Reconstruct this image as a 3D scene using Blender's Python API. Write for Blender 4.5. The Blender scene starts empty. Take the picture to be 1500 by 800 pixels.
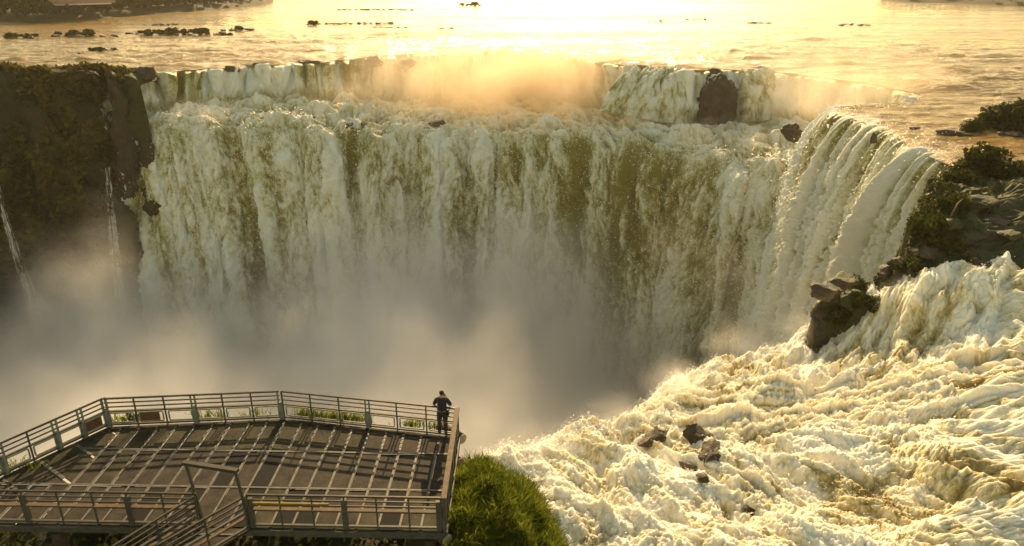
import bpy, bmesh, math, random
import numpy as np
from mathutils import Vector, Matrix
R = math.radians
C = bpy.context.scene.collection
scene = bpy.context.scene

# ------------------------------------------------------------------ camera, sky, sun, exposure
FPX, PITCH, CAMZ = 1100.0, R(22.0), 15.1          # focal length in pixels of a 1500-wide frame
cam_d = bpy.data.cameras.new('camera')
cam_d.sensor_width = 36.0
cam_d.lens = 36.0 * FPX / 1500.0
cam_d.clip_start, cam_d.clip_end = 0.2, 8000
cam = bpy.data.objects.new('camera', cam_d); C.objects.link(cam)
cam.location = (0, 0, CAMZ)
cam.rotation_euler = (math.pi/2 - PITCH, 0, 0)
scene.camera = cam

SUN_EL, SUN_AZ = R(24.0), R(3.0)                    # azimuth from +Y towards +X
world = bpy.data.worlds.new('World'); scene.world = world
world.use_nodes = True
wn, wl = world.node_tree.nodes, world.node_tree.links
sky = wn.new('ShaderNodeTexSky'); sky.sky_type = 'NISHITA'; sky.sun_disc = False
sky.sun_elevation, sky.sun_rotation = SUN_EL, SUN_AZ
sky.air_density, sky.dust_density, sky.ozone_density = 1.1, 0.8, 0.6
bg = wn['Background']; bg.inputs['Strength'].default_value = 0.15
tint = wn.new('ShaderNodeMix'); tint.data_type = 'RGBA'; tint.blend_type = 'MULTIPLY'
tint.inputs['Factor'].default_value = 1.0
tint.inputs['B'].default_value = (1.0, 0.80, 0.47, 1)   # warm tint added to the sky light, standing in for a colour grade
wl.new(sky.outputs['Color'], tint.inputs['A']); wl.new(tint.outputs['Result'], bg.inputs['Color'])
sun_d = bpy.data.lights.new('sun', 'SUN'); sun_d.energy = 5.0; sun_d.angle = R(0.5)
sun_d.color = (1.0, 0.715, 0.37)
sun = bpy.data.objects.new('sun', sun_d); C.objects.link(sun)
sdir = Vector((math.sin(SUN_AZ)*math.cos(SUN_EL), math.cos(SUN_AZ)*math.cos(SUN_EL), math.sin(SUN_EL)))
sun.rotation_euler = sdir.to_track_quat('Z', 'Y').to_euler()
scene.view_settings.view_transform = 'Standard'
scene.view_settings.look = 'None'
scene.view_settings.exposure = 0.92
scene.view_settings.gamma = 1.0
cy = scene.cycles
cy.max_bounces = 8; cy.diffuse_bounces = 3; cy.glossy_bounces = 3; cy.transmission_bounces = 4
cy.volume_bounces = 6; cy.transparent_max_bounces = 6
cy.volume_step_rate = 0.4; cy.volume_max_steps = 128
cy.use_denoising = True
cy.sample_clamp_indirect = 6.0

# ------------------------------------------------------------------ helpers
ct, st = math.cos(PITCH), math.sin(PITCH)
def ray(px, py):
    u, v = px - 750.0, 400.0 - py
    return np.array([u, v*st + FPX*ct, v*ct - FPX*st])
def atz(px, py, z):                                  # point at height z seen at a photograph pixel
    d = ray(px, py); return np.array([0, 0, CAMZ]) + d * ((z - CAMZ) / d[2])
def atd(px, py, y):                                  # point at distance y
    d = ray(px, py); return np.array([0, 0, CAMZ]) + d * (y / d[1])
_rng = np.random.RandomState(7)
_perm = _rng.permutation(256); _perm = np.concatenate([_perm, _perm, _perm])
_grad = _rng.normal(size=(256, 3)); _grad /= np.linalg.norm(_grad, axis=1)[:, None]
def perlin(x, y, z):
    x, y, z = np.broadcast_arrays(np.asarray(x, float), np.asarray(y, float), np.asarray(z, float))
    xi, yi, zi = np.floor(x).astype(int), np.floor(y).astype(int), np.floor(z).astype(int)
    xf, yf, zf = x - xi, y - yi, z - zi
    xi &= 255; yi &= 255; zi &= 255
    u, v, w = (t*t*t*(t*(t*6-15)+10) for t in (xf, yf, zf))
    out = 0
    for dx in (0, 1):
        for dy in (0, 1):
            for dz in (0, 1):
                h = _perm[_perm[_perm[xi+dx] + yi+dy] + zi+dz]
                g = _grad[h]
                d = g[..., 0]*(xf-dx) + g[..., 1]*(yf-dy) + g[..., 2]*(zf-dz)
                out = out + d * (u if dx else 1-u) * (v if dy else 1-v) * (w if dz else 1-w)
    return out * 1.6
def fbm(x, y, z=0.0, oct=4, lac=2.1, gain=0.5):
    s, a, n = 0, 1.0, 0
    for i in range(oct):
        s = s + a*perlin(x + 17.3*i, y - 9.1*i, z + 5.7*i); n += a
        x, y, z = x*lac, y*lac, z*lac; a *= gain
    return s / n
def billow(x, y, z=0.0, oct=4, lac=2.1, gain=0.5):   # puffy, 0..1, rounded tops and creases between
    s, a, n = 0, 1.0, 0
    for i in range(oct):
        s = s + a*np.abs(perlin(x + 31.3*i, y - 19.1*i, z + 3.7*i)); n += a
        x, y, z = x*lac, y*lac, z*lac; a *= gain
    return s / n
def smooth01(e0, e1, x):
    t = np.clip((x - e0) / (e1 - e0), 0, 1); return t*t*(3-2*t)
def blur(a, sig, axis=0):
    r = int(max(1, 3*sig)); k = np.exp(-0.5*(np.arange(-r, r+1)/sig)**2); k /= k.sum()
    a = np.moveaxis(a, axis, 0)
    p = np.concatenate([2*a[:1] - a[1:r+1][::-1], a, 2*a[-1:] - a[-r-1:-1][::-1]])
    o = sum(k[i]*p[i:i+len(a)] for i in range(2*r+1))
    return np.moveaxis(o, 0, axis)
def tag(o, label=None, cat=None, group=None, kind=None):
    if label: o['label'] = label
    if cat: o['category'] = cat
    if group: o['group'] = group
    if kind: o['kind'] = kind
    return o
def link(o, parent=None):
    C.objects.link(o)
    if parent is not None: o.parent = parent
    return o
def mesh_np(name, V, F, mats=None, smooth=True, uv=None, attrs=None, mi=None):
    V = np.asarray(V, np.float32); F = np.asarray(F, np.int32)
    k = F.shape[1]
    me = bpy.data.meshes.new(name)
    me.vertices.add(len(V)); me.vertices.foreach_set('co', V.ravel())
    me.loops.add(F.size); me.loops.foreach_set('vertex_index', F.ravel())
    me.polygons.add(len(F)); me.polygons.foreach_set('loop_start', np.arange(0, F.size, k, dtype=np.int32))
    me.polygons.foreach_set('use_smooth', np.full(len(F), smooth))
    if mats is not None:
        for m in (mats if isinstance(mats, (list, tuple)) else [mats]): me.materials.append(m)
    if mi is not None: me.polygons.foreach_set('material_index', np.asarray(mi, np.int32))
    if uv is not None:
        l = me.uv_layers.new(name='UVMap'); l.data.foreach_set('uv', np.asarray(uv, np.float32)[F.ravel()].ravel())
    for n, a in (attrs or {}).items():
        at = me.attributes.new(n, 'FLOAT', 'POINT'); at.data.foreach_set('value', np.asarray(a, np.float32).ravel())
    me.update(calc_edges=True); me.validate()
    return me
def obj_np(name, V, F, mats=None, parent=None, **kw):
    return link(bpy.data.objects.new(name, mesh_np(name, V, F, mats, **kw)), parent)
def grid_faces(m, n):
    i = np.arange(m-1)[:, None]*n + np.arange(n-1)[None, :]
    return np.stack([i, i+1, i+n+1, i+n], -1).reshape(-1, 4)
def grid_obj(name, P, mats, keep=None, flip=False, **kw):
    m, n = P.shape[:2]
    F = grid_faces(m, n)
    if flip: F = F[:, ::-1]
    if keep is not None: F = F[keep.reshape(-1)[F].all(axis=1)]
    for k in ('uv',):
        if kw.get(k) is not None: kw[k] = kw[k].reshape(-1, 2)
    return obj_np(name, P.reshape(-1, 3), F, mats, **kw)
def empty(name, loc=(0, 0, 0), rz=0.0):
    o = bpy.data.objects.new(name, None); C.objects.link(o)
    o.location = loc; o.rotation_euler = (0, 0, rz); o.empty_display_size = 0.3
    return o
def copy_tree(o, parent=None):
    c = o.copy(); link(c, parent)
    for ch in list(o.children): copy_tree(ch, c)
    return c
class MB:                                            # collects boxes, bars, tubes into one mesh
    def __init__(s): s.V, s.F, s.n = [], [], 0
    def add(s, V, F):
        s.V += [tuple(v) for v in V]; s.F += [tuple(i + s.n for i in f) for f in F]; s.n = len(s.V); return s
    def bar(s, a, b, w, h, up=(0, 0, 1)):            # rectangular bar from a to b
        a, b = Vector(a), Vector(b); d = (b-a).normalized(); up = Vector(up)
        if abs(d.dot(up)) > .98: up = Vector((0, 1, 0))
        x = d.cross(up).normalized(); y = x.cross(d).normalized()
        V = [p + x*sx*w/2 + y*sy*h/2 for p in (a, b) for sx, sy in ((-1, -1), (1, -1), (1, 1), (-1, 1))]
        return s.add(V, [(3, 2, 1, 0), (4, 5, 6, 7), (0, 1, 5, 4), (1, 2, 6, 5), (2, 3, 7, 6), (3, 0, 4, 7)])
    def tube(s, pts, r, k=8):
        pts = [Vector(p) for p in pts]; rs = r if isinstance(r, (list, tuple)) else [r]*len(pts)
        V, F = [], []
        for i, p in enumerate(pts):
            d = (pts[min(i+1, len(pts)-1)] - pts[max(i-1, 0)]).normalized()
            up = Vector((0, 0, 1)) if abs(d.z) < .95 else Vector((0, 1, 0))
            x = d.cross(up).normalized(); y = x.cross(d)
            V += [p + (x*math.cos(t) + y*math.sin(t))*rs[i] for t in (2*math.pi*j/k for j in range(k))]
        for i in range(len(pts)-1):
            for j in range(k):
                F.append((i*k+j, i*k+(j+1) % k, (i+1)*k+(j+1) % k, (i+1)*k+j))
        F += [tuple(range(k))[::-1], tuple((len(pts)-1)*k + j for j in range(k))]
        return s.add(V, F)
    def prism(s, poly, z0, z1):
        n = len(poly); V = [(p[0], p[1], z0) for p in poly] + [(p[0], p[1], z1) for p in poly]
        F = [tuple(range(n))[::-1], tuple(range(n, 2*n))] + [(i, (i+1) % n, n+(i+1) % n, n+i) for i in range(n)]
        return s.add(V, F)
    def build(s, name, mat, parent=None, smooth=False, bevel=0):
        me = bpy.data.meshes.new(name); me.from_pydata(s.V, [], s.F); me.materials.append(mat)
        if smooth:
            for p in me.polygons: p.use_smooth = len(p.vertices) == 4
        bm = bmesh.new(); bm.from_mesh(me); bmesh.ops.recalc_face_normals(bm, faces=bm.faces); bm.to_mesh(me); bm.free()
        o = link(bpy.data.objects.new(name, me), parent)
        if bevel:
            b = o.modifiers.new('bevel', 'BEVEL'); b.width = bevel; b.segments = 1; b.limit_method = 'ANGLE'
        return o
def rbf(pts, xy):                                    # thin-plate interpolation of heights
    pts = np.asarray(pts, float); p, z = pts[:, :2], pts[:, 2]; n = len(p)
    def K(d2): return 0.5*d2*np.log(d2 + 1e-9)
    D = ((p[:, None]-p[None])**2).sum(-1)
    A = np.zeros((n+3, n+3)); A[:n, :n] = K(D) + 2.0*np.eye(n); A[:n, n] = 1; A[:n, n+1:] = p; A[n, :n] = 1; A[n+1:, :n] = p.T
    w = np.linalg.solve(A, np.concatenate([z, np.zeros(3)]))
    q = xy.reshape(-1, 2); out = w[n] + q @ w[n+1:]
    for i in range(n): out += w[i]*K(((q-p[i])**2).sum(-1))
    return out.reshape(xy.shape[:-1])
def side_dist(poly, X, Y):                           # signed distance to an open polyline (positive on its left)
    best = np.full(X.shape, 1e9); sg = np.ones(X.shape)
    for a, b in zip(poly[:-1], poly[1:]):
        ax, ay, bx, by = a[0], a[1], b[0], b[1]; dx, dy = bx-ax, by-ay; L = dx*dx+dy*dy
        t = np.clip(((X-ax)*dx + (Y-ay)*dy)/L, 0, 1)
        d = np.hypot(X-ax-t*dx, Y-ay-t*dy); c = dx*(Y-ay) - dy*(X-ax)
        m = d < best - 1e-9; best = np.where(m, d, best); sg = np.where(m, np.sign(c), sg)
    return best*sg

# ------------------------------------------------------------------ materials
class NT:
    def __init__(s, name):
        s.m = bpy.data.materials.new(name); s.m.use_nodes = True; s.t = s.m.node_tree
        s.t.nodes.clear(); s.out = s.t.nodes.new('ShaderNodeOutputMaterial')
    def n(s, typ, ins=None, **kw):
        nd = s.t.nodes.new(typ)
        for k, v in kw.items(): setattr(nd, k, v)
        for k, v in (ins or {}).items():
            if isinstance(v, bpy.types.NodeSocket): s.t.links.new(v, nd.inputs[k])
            else: nd.inputs[k].default_value = v
        return nd
    def math(s, op, a, b=None, clamp=False):
        nd = s.n('ShaderNodeMath', operation=op, use_clamp=clamp)
        for i, v in enumerate((a, b)):
            if v is None: continue
            if isinstance(v, bpy.types.NodeSocket): s.t.links.new(v, nd.inputs[i])
            else: nd.inputs[i].default_value = v
        return nd.outputs[0]
    def ramp(s, fac, stops):
        nd = s.n('ShaderNodeValToRGB', {'Fac': fac}); e = nd.color_ramp.elements
        while len(e) < len(stops): e.new(0.5)
        for i, (p, c) in enumerate(stops):
            e[i].position = p; e[i].color = (*c, 1) if len(c) == 3 else c
        return nd.outputs[0]
    def mixc(s, f, a, b):
        nd = s.n('ShaderNodeMix', data_type='RGBA')
        for k, v in (('Factor', f), ('A', a), ('B', b)):
            sock = [i for i in nd.inputs if i.name == k and (k == 'Factor' and i.type == 'VALUE' or i.type == 'RGBA')][0]
            if isinstance(v, bpy.types.NodeSocket): s.t.links.new(v, sock)
            else: sock.default_value = v if k == 'Factor' else (*v, 1)
        return [o for o in nd.outputs if o.type == 'RGBA'][0]
    def noise(s, vec, scale, detail=4, rough=0.55):
        return s.n('ShaderNodeTexNoise', {'Vector': vec, 'Scale': scale, 'Detail': detail, 'Roughness': rough}).outputs['Fac']
    def done(s, shader):
        s.t.links.new(shader, s.out.inputs['Surface']); return s.m
    def pos(s): return s.n('ShaderNodeNewGeometry').outputs['Position']
    def objc(s): return s.n('ShaderNodeTexCoord').outputs['Object']
def vscale(t, vec, sc):
    return t.n('ShaderNodeVectorMath', {0: vec, 1: sc}, operation='MULTIPLY').outputs[0]

def foam_mat(name, water, foam=(0.86, 0.86, 0.84), thin=(0.60, 0.62, 0.46), sc=(1.0, 1.0, 1.0), bump=0.6, fine=1.0, sss=.35):
    """white water: 'foam' on the mesh says how much of it is broken white water and how much is clear"""
    t = NT(name)
    uv = t.n('ShaderNodeUVMap', uv_map='UVMap').outputs[0]
    v = vscale(t, uv, sc)
    a = t.n('ShaderNodeAttribute', attribute_name='foam').outputs['Fac']
    n1 = t.noise(v, 0.9*fine, 6, 0.65); n2 = t.noise(v, 3.2*fine, 5, 0.7)
    f = t.math('ADD', a, t.math('MULTIPLY', t.math('SUBTRACT', n1, 0.5), 1.1))
    f = t.math('ADD', f, t.math('MULTIPLY', t.math('SUBTRACT', n2, 0.5), 0.8))
    fm = t.n('ShaderNodeMapRange', {'Value': f, 'From Min': 0.15, 'From Max': 0.75}, interpolation_type='SMOOTHSTEP').outputs[0]
    f2 = t.n('ShaderNodeMapRange', {'Value': f, 'From Min': 0.35, 'From Max': 1.1}, interpolation_type='SMOOTHSTEP').outputs[0]
    col = t.mixc(f2, thin, foam)
    h = t.math('ADD', t.math('MULTIPLY', n1, 0.7), t.math('MULTIPLY', n2, 0.3))
    bp = t.n('ShaderNodeBump', {'Height': h, 'Strength': bump, 'Distance': 0.6})
    fo = t.n('ShaderNodeBsdfPrincipled', {'Base Color': col, 'Roughness': .9, 'Specular IOR Level': .1, 'Subsurface Weight': 1.0,
             'Subsurface Radius': (1.0, .95, .8), 'Subsurface Scale': sss, 'Normal': bp.outputs[0]})
    wa = t.n('ShaderNodeBsdfPrincipled', {'Base Color': (*water, 1), 'Roughness': 0.28, 'IOR': 1.33, 'Normal': bp.outputs[0]})
    mx = t.n('ShaderNodeMixShader', {0: fm, 1: wa.outputs[0], 2: fo.outputs[0]})
    return t.done(mx.outputs[0])
M = {}
M['fall'] = foam_mat('falling water', (0.20, 0.165, 0.030), thin=(.55, .51, .29), foam=(.74, .73, .66), sc=(1.0, 0.42, 1.0), sss=.12, bump=1.0, fine=1.5)
M['rapids'] = foam_mat('white rapids', (0.27, 0.19, 0.05), foam=(0.87, 0.83, 0.72), thin=(0.66, 0.56, 0.29), sc=(1, 1, 1), fine=2.4, sss=.12, bump=.7)
def river_mat():
    t = NT('river water'); p = t.pos()
    v = vscale(t, p, (0.35, 1.0, 1.0))
    n1 = t.noise(v, 0.10, 5, 0.6); n2 = t.noise(v, 0.9, 6, 0.65); n3 = t.noise(vscale(t, p, (0.05, 0.25, 1)), 0.16, 3)
    rough = t.n('ShaderNodeMapRange', {'Value': n3, 'From Min': .35, 'From Max': .65, 'To Min': .08, 'To Max': .24}).outputs[0]
    h = t.math('ADD', t.math('MULTIPLY', n1, 1.5), t.math('MULTIPLY', n2, 0.38))
    bp = t.n('ShaderNodeBump', {'Height': h, 'Strength': 1.0, 'Distance': 2.2})
    a = t.n('ShaderNodeAttribute', attribute_name='foam').outputs['Fac']
    wa = t.n('ShaderNodeBsdfPrincipled', {'Base Color': (0.26, 0.155, 0.04, 1), 'Roughness': rough, 'IOR': 1.33, 'Specular IOR Level': .16, 'Normal': bp.outputs[0]})
    df = t.n('ShaderNodeBsdfDiffuse', {'Color': (.8, .77, .68, 1), 'Normal': bp.outputs[0]})
    f = t.math('ADD', a, t.math('MULTIPLY', t.math('SUBTRACT', n2, 0.5), 1.4))
    f = t.math('ADD', f, t.math('MULTIPLY', t.math('SUBTRACT', n1, 0.5), 0.9))
    fm = t.n('ShaderNodeMapRange', {'Value': f, 'From Min': 0.35, 'From Max': 0.9}, interpolation_type='SMOOTHSTEP').outputs[0]
    return t.done(t.n('ShaderNodeMixShader', {0: fm, 1: wa.outputs[0], 2: df.outputs[0]}).outputs[0])
M['river'] = river_mat()
def rock_mat(name, c1, c2, moss=None, msc=0.5, rough=0.75, sc=1.0, mossw=(0.48, 0.62)):
    t = NT(name); p = t.pos()
    n1 = t.noise(p, 0.7*sc, 7, 0.65); n2 = t.noise(p, 4.0*sc, 6, 0.7)
    col = t.mixc(t.n('ShaderNodeMapRange', {'Value': n1, 'From Min': .35, 'From Max': .65}).outputs[0], c1, c2)
    col = t.mixc(t.math('MULTIPLY', n2, .6), col, (c1[0]*.4, c1[1]*.4, c1[2]*.4))
    if moss:
        nz = t.n('ShaderNodeSeparateXYZ', {0: t.n('ShaderNodeNewGeometry').outputs['Normal']}).outputs['Z']
        mf = t.math('ADD', t.noise(p, msc*sc, 6, .7), t.math('MULTIPLY', nz, 0.12))
        mf = t.n('ShaderNodeMapRange', {'Value': mf, 'From Min': mossw[0], 'From Max': mossw[1]}).outputs[0]
        col = t.mixc(mf, col, moss)
    bp = t.n('ShaderNodeBump', {'Height': t.math('ADD', n1, t.math('MULTIPLY', n2, .5)), 'Strength': .8, 'Distance': .35})
    return t.done(t.n('ShaderNodeBsdfPrincipled', {'Base Color': col, 'Roughness': rough, 'Specular IOR Level': .3, 'Normal': bp.outputs[0]}).outputs[0])
M['rock'] = rock_mat('wet basalt', (.060, .042, .026), (.12, .085, .052), rough=.65)
M['bank'] = rock_mat('mossy basalt', (.055, .039, .024), (.11, .08, .048), moss=(.05, .055, .012), msc=.35, rough=.7)
M['cliff'] = rock_mat('overgrown cliff', (.040, .024, .012), (.065, .042, .018), moss=(.030, .032, .007), msc=.16, rough=.85, sc=.8, mossw=(.45, .58))
M['buttress'] = rock_mat('dark streaked basalt', (.030, .020, .012), (.085, .058, .030), moss=(.035, .040, .009), msc=.3, rough=.7, sc=1.2, mossw=(.5, .62))
M['soil'] = rock_mat('dark soil', (.03, .024, .014), (.05, .04, .02), moss=(.03, .034, .01), rough=.9)
def leaf_mat(name, a, b, trans=0.35):
    t = NT(name); r = t.n('ShaderNodeAttribute', attribute_name='tone').outputs['Fac']
    col = t.mixc(r, a, b)
    df = t.n('ShaderNodeBsdfDiffuse', {'Color': col}); tr = t.n('ShaderNodeBsdfTranslucent', {'Color': col})
    return t.done(t.n('ShaderNodeMixShader', {0: trans, 1: df.outputs[0], 2: tr.outputs[0]}).outputs[0])
M['grass'] = leaf_mat('grass blades', (.028, .058, .007), (.21, .225, .025), .6)
M['leaf'] = leaf_mat('dark leaves', (.028, .040, .010), (.075, .075, .016), .3)
M['grassleaf'] = leaf_mat('moss leaves', (.020, .026, .006), (.095, .095, .016), .3)
M['ivy'] = leaf_mat('cliff plants', (.020, .022, .006), (.115, .095, .020), .3)
def plain(name, c, rough=.6, metal=0.0, var=.25, sc=6.0, bump=.15):
    t = NT(name); p = t.objc(); n1 = t.noise(p, sc, 6, .65); n2 = t.noise(p, sc*7, 3, .6)
    f = t.math('ADD', t.math('MULTIPLY', n1, .7), t.math('MULTIPLY', n2, .3))
    d = tuple(x*(1-var*1.4) for x in c); l = tuple(min(1, x*(1+var)) for x in c)
    col = t.mixc(t.n('ShaderNodeMapRange', {'Value': f, 'From Min': .35, 'From Max': .65}).outputs[0], d, l)
    bp = t.n('ShaderNodeBump', {'Height': f, 'Strength': bump, 'Distance': .02})
    return t.done(t.n('ShaderNodeBsdfPrincipled', {'Base Color': col, 'Roughness': rough, 'Metallic': metal, 'Specular IOR Level': .2, 'Normal': bp.outputs[0]}).outputs[0])
M['steel'] = plain('weathered painted steel', (.075, .07, .055), .55, .0)
M['darksteel'] = plain('dark rail steel', (.06, .05, .038), .5, .2)
M['pale'] = plain('pale painted steel', (.20, .205, .16), .5, .0, .3)
M['strip'] = plain('worn steel strip', (.125, .113, .095), .6, .1, .35, 4)
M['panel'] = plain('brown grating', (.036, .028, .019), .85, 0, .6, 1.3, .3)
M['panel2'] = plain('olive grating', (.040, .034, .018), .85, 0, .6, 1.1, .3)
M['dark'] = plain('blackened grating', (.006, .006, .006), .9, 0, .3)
M['wood'] = plain('worn timber', (.11, .072, .04), .7, 0, .35, 5)
M['wooddark'] = plain('brown board', (.15, .075, .032), .7, 0, .35, 5)
M['yellow'] = plain('yellow painted bar', (.22, .14, .02), .6, 0, .25, 5)
M['logend'] = plain('sawn log', (.46, .36, .22), .8, 0, .3, 9)
M['bark'] = plain('bark', (.07, .05, .03), .9, 0, .4, 5)

def sheet_resample(rows, N, M_, csm=10, vsm=6):
    """rows: list of (k,3) control polylines from upstream to the foot; returns an M_ x N grid of points"""
    out = []
    for r in rows:
        r = np.asarray(r, float); k = np.linspace(0, 1, len(r)); u = np.linspace(0, 1, N)
        q = np.stack([np.interp(u, k, r[:, i]) for i in range(3)], -1); out.append(blur(q, max(2, N/len(r)*.3)))
    A = np.stack(out)                                            # K x N x 3
    seg = np.linalg.norm(np.diff(A, axis=0), axis=2).mean(1); s = np.concatenate([[0], np.cumsum(seg)]); s /= s[-1]
    v = np.linspace(0, 1, M_)
    P = np.empty((M_, N, 3))
    for i in range(3):
        idx = np.clip(np.searchsorted(s, v, side='right')-1, 0, len(s)-2); f = (v - s[idx])/(s[idx+1]-s[idx])
        P[..., i] = A[idx, :, i]*(1-f)[:, None] + A[idx+1, :, i]*f[:, None]
    return blur(P, vsm, 0), s
def sheet_frame(P):
    du = np.gradient(blur(P, 4, 1), axis=1); dv = np.gradient(blur(P, 4, 0), axis=0)
    n = np.cross(dv, du); n /= np.linalg.norm(n, axis=2)[..., None] + 1e-9
    S = np.cumsum(np.linalg.norm(np.diff(P, axis=1, prepend=P[:, :1]), axis=2), 1)
    T = np.cumsum(np.linalg.norm(np.diff(P, axis=0, prepend=P[:1]), axis=2), 0)
    S = np.broadcast_to(S[P.shape[0]//2][None], S.shape)
    return n, S, T
ZR = -1.0
# ------------------------------------------------------------------ the main horseshoe fall: rim, first step, ledge, lip, big drop
#       rim px,py   step foot px,py,gap   lip px,py,dist
cols = [(120, 112, 120, 172, 2, 128, 192, 123), (188, 108, 190, 165, 3, 196, 185, 122), (240, 101, 240, 160, 3, 242, 182, 123), (300, 97, 302, 150, 3, 312, 178, 125),
        (350, 94, 352, 145, 3, 365, 180, 125), (400, 91, 402, 141, 3, 420, 182, 126), (450, 88, 452, 141, 3, 470, 184, 127), (500, 84, 502, 142, 4, 520, 186, 128),
        (540, 81, 542, 145, 4, 570, 188, 130), (580, 77, 582, 148, 4, 615, 190, 131), (640, 74, 642, 150, 4, 670, 191, 132), (700, 72, 702, 150, 5, 712, 192, 133),
        (760, 73, 762, 151, 5, 770, 194, 132), (810, 76, 812, 153, 5, 825, 198, 130), (870, 85, 872, 158, 5, 890, 207, 125), (930, 94, 932, 167, 5, 955, 214, 121),
        (1000, 98, 1000, 178, 5, 1030, 226, 115), (1070, 98, 1070, 178, 5, 1085, 237, 110), (1130, 99, 1130, 172, 5, 1135, 247, 105), (1180, 106, 1180, 175, 5, 1170, 254, 101),
        (1230, 112, 1225, 178, 4, 1195, 262, 97),
        (1280, 118, 1270, 190, 3, 1230, 275, 94), (1350, 133, 1330, 200, 3, 1270, 290, 90)]
rim, foot, lip = [], [], []
for a, b, c, d, g, e, f, h in cols:
    p = atz(a, b, ZR); rim.append(p); foot.append(atd(c, d, p[1]-g)); lip.append(atd(e, f, h))
rim, foot, lip = map(np.array, (rim, foot, lip))
def densify(A, k=8, sm=3.0):
    u = np.linspace(0, 1, len(A)); q = np.linspace(0, 1, len(A)*k)
    return blur(np.stack([np.interp(q, u, A[:, i]) for i in range(3)], -1), sm)
rim, foot, lip = densify(rim), densify(foot), densify(lip)
qd = np.arange(len(rim))
rim[:, 1] += fbm(qd*.16, 3.3, 1, 5, gain=.65)*9*smooth01(8, 20, qd)*(1-smooth01(145, 160, qd))   # ragged rim
lip[:, 1] += fbm(qd*.13, 7.3, 1, 4)*5.0; lip[:, 2] += fbm(qd*.2, 1.3, 5, 4)*1.6
foot[:, 1] = np.minimum(foot[:, 1], rim[:, 1]-2)
cx = np.array([-5.0, 60.0])                                         # the foot of the drop faces this point of the gorge
out2 = cx - lip[:, :2]; out2 /= np.linalg.norm(out2, axis=1)[:, None]
def drop_rows(lip, o2, v0, zbot, k=9):
    rows = []
    for i in range(1, k+1):
        h = (lip[:, 2]-zbot)*(i/k)**1.6; tt = np.sqrt(2*h/9.8)
        q = lip.copy(); q[:, :2] += o2*(v0*tt)[:, None]; q[:, 2] -= h; rows.append(q)
    return rows
up = rim.copy(); up[:, 1] += 4; up[:, 2] -= .55
rim2 = rim.copy(); rim2[:, 2] -= .45; rim3 = rim.copy(); rim3[:, 1] -= 1.1; rim3[:, 2] -= 1.3
front = foot.copy(); front[:, 2] = foot[:, 2]*.97
rows = [up, rim2, rim3, foot, (foot*.45+lip*.55) + np.array([0, 0, .5]), lip] + drop_rows(lip, out2, 2.6, -58)
N1, M1 = 900, 640
P, ks = sheet_resample(rows, N1, M1, vsm=4)
n, S, T = sheet_frame(P)
vv = np.linspace(0, 1, M1)[:, None]; k_rim, k_foot, k_lip = ks[1], ks[3], ks[5]
step = smooth01(k_rim, k_rim+.02, vv) * (1-smooth01(k_foot-.03, k_foot+.01, vv)); ledge = smooth01(k_foot-.02, k_foot+.02, vv)*(1-smooth01(k_lip-.02, k_lip+.04, vv))
fall = smooth01(k_lip-.03, k_lip+.05, vv); ledge = smooth01(k_foot-.02, k_foot+.02, vv)*(1-fall)
Tl = T - T[int(k_lip*M1)][None]
warp = fbm(S/9, T/14, 3.1, 3)*2.5
c1 = billow((S+warp)/4.6, T/15 + fbm(S/3, T/9, 1, 2)*.5, .3, 3)
c2 = billow((S+warp)/1.5, T/3.6, 5.2, 4, gain=.65)
c3 = fbm(S/7, T/40, 8.8, 3)
c4 = fbm(S/.7, T/2.4, 1.7, 3)
ripl = billow(S/2.6 + warp*.2, T/2.2, 2.0, 4, gain=.6)
rough_step = fbm(S/2.0, T/9, 4.4, 4)
c5 = np.abs(perlin((S+warp*.6)/8.5, T/120, 4.7)); c6 = billow((S+warp*1.2)/3.0, (T+warp)/5.5, 7.7, 2)
c7 = billow(S/.75 + warp*.4, T/1.5, 22.7, 3, gain=.6); c8 = fbm(S/6.0, T/70, 28.8, 4, gain=.6)
disp = fall*(c1*1.9 + c2*1.0 + c3*1.8 + c4*.3 + c5*3.6 + c6*1.4 + c7*.8 + c8*1.8 - 1.9)*smooth01(0, 9, Tl+2) + ledge*(ripl*1.3 + fbm(S/7, T/3.5, 9, 4)*3.2 + billow(S/9, T/4, 5, 2)*2.4 - 1.2) + step*(rough_step*1.3 + billow(S/2.2, T/7, 3, 4)*2.2 + np.abs(perlin(S/4.5, T/30, 8))*3.6 - .6)
Pm = P + n*disp[..., None]
# how white the water is: clear olive tongues at some places of the rim and lip, foam elsewhere
mask_px = np.interp(np.linspace(0, 1, N1), np.linspace(0, 1, len(cols)), [c[5] for c in cols])[None, :]
def gb(x, c, w): return np.exp(-((x-c)/w)**2)
clear = 0
for c, w, top, ln, am in ((510, 20, -1, 10, .55), (930, 62, -1, 32, .78), (760, 34, -1, 16, .5), (850, 26, -1, 26, .42), (620, 18, 1, 26, .3), (1010, 30, 0, 24, .5)):
    clear = clear + am*gb(mask_px + fbm(T/6, S/30, 2, 2)*14, c, w)*smooth01(top-3, top, Tl)*(1-smooth01(ln*.4, ln, Tl))*.72
rpx = np.interp(np.linspace(0, 1, N1), np.linspace(0, 1, len(cols)), [c[0] for c in cols])[None, :]
st_ = fbm(S/1.1, T/25, 61, 4, gain=.65)
sclear = .12 + .8*(gb(rpx, 268, 26) + .8*gb(rpx, 515, 32) + .6*gb(rpx, 445, 16) + .7*gb(rpx, 640, 22) + .7*gb(rpx, 870, 30) + .6*gb(rpx, 575, 14))
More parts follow.
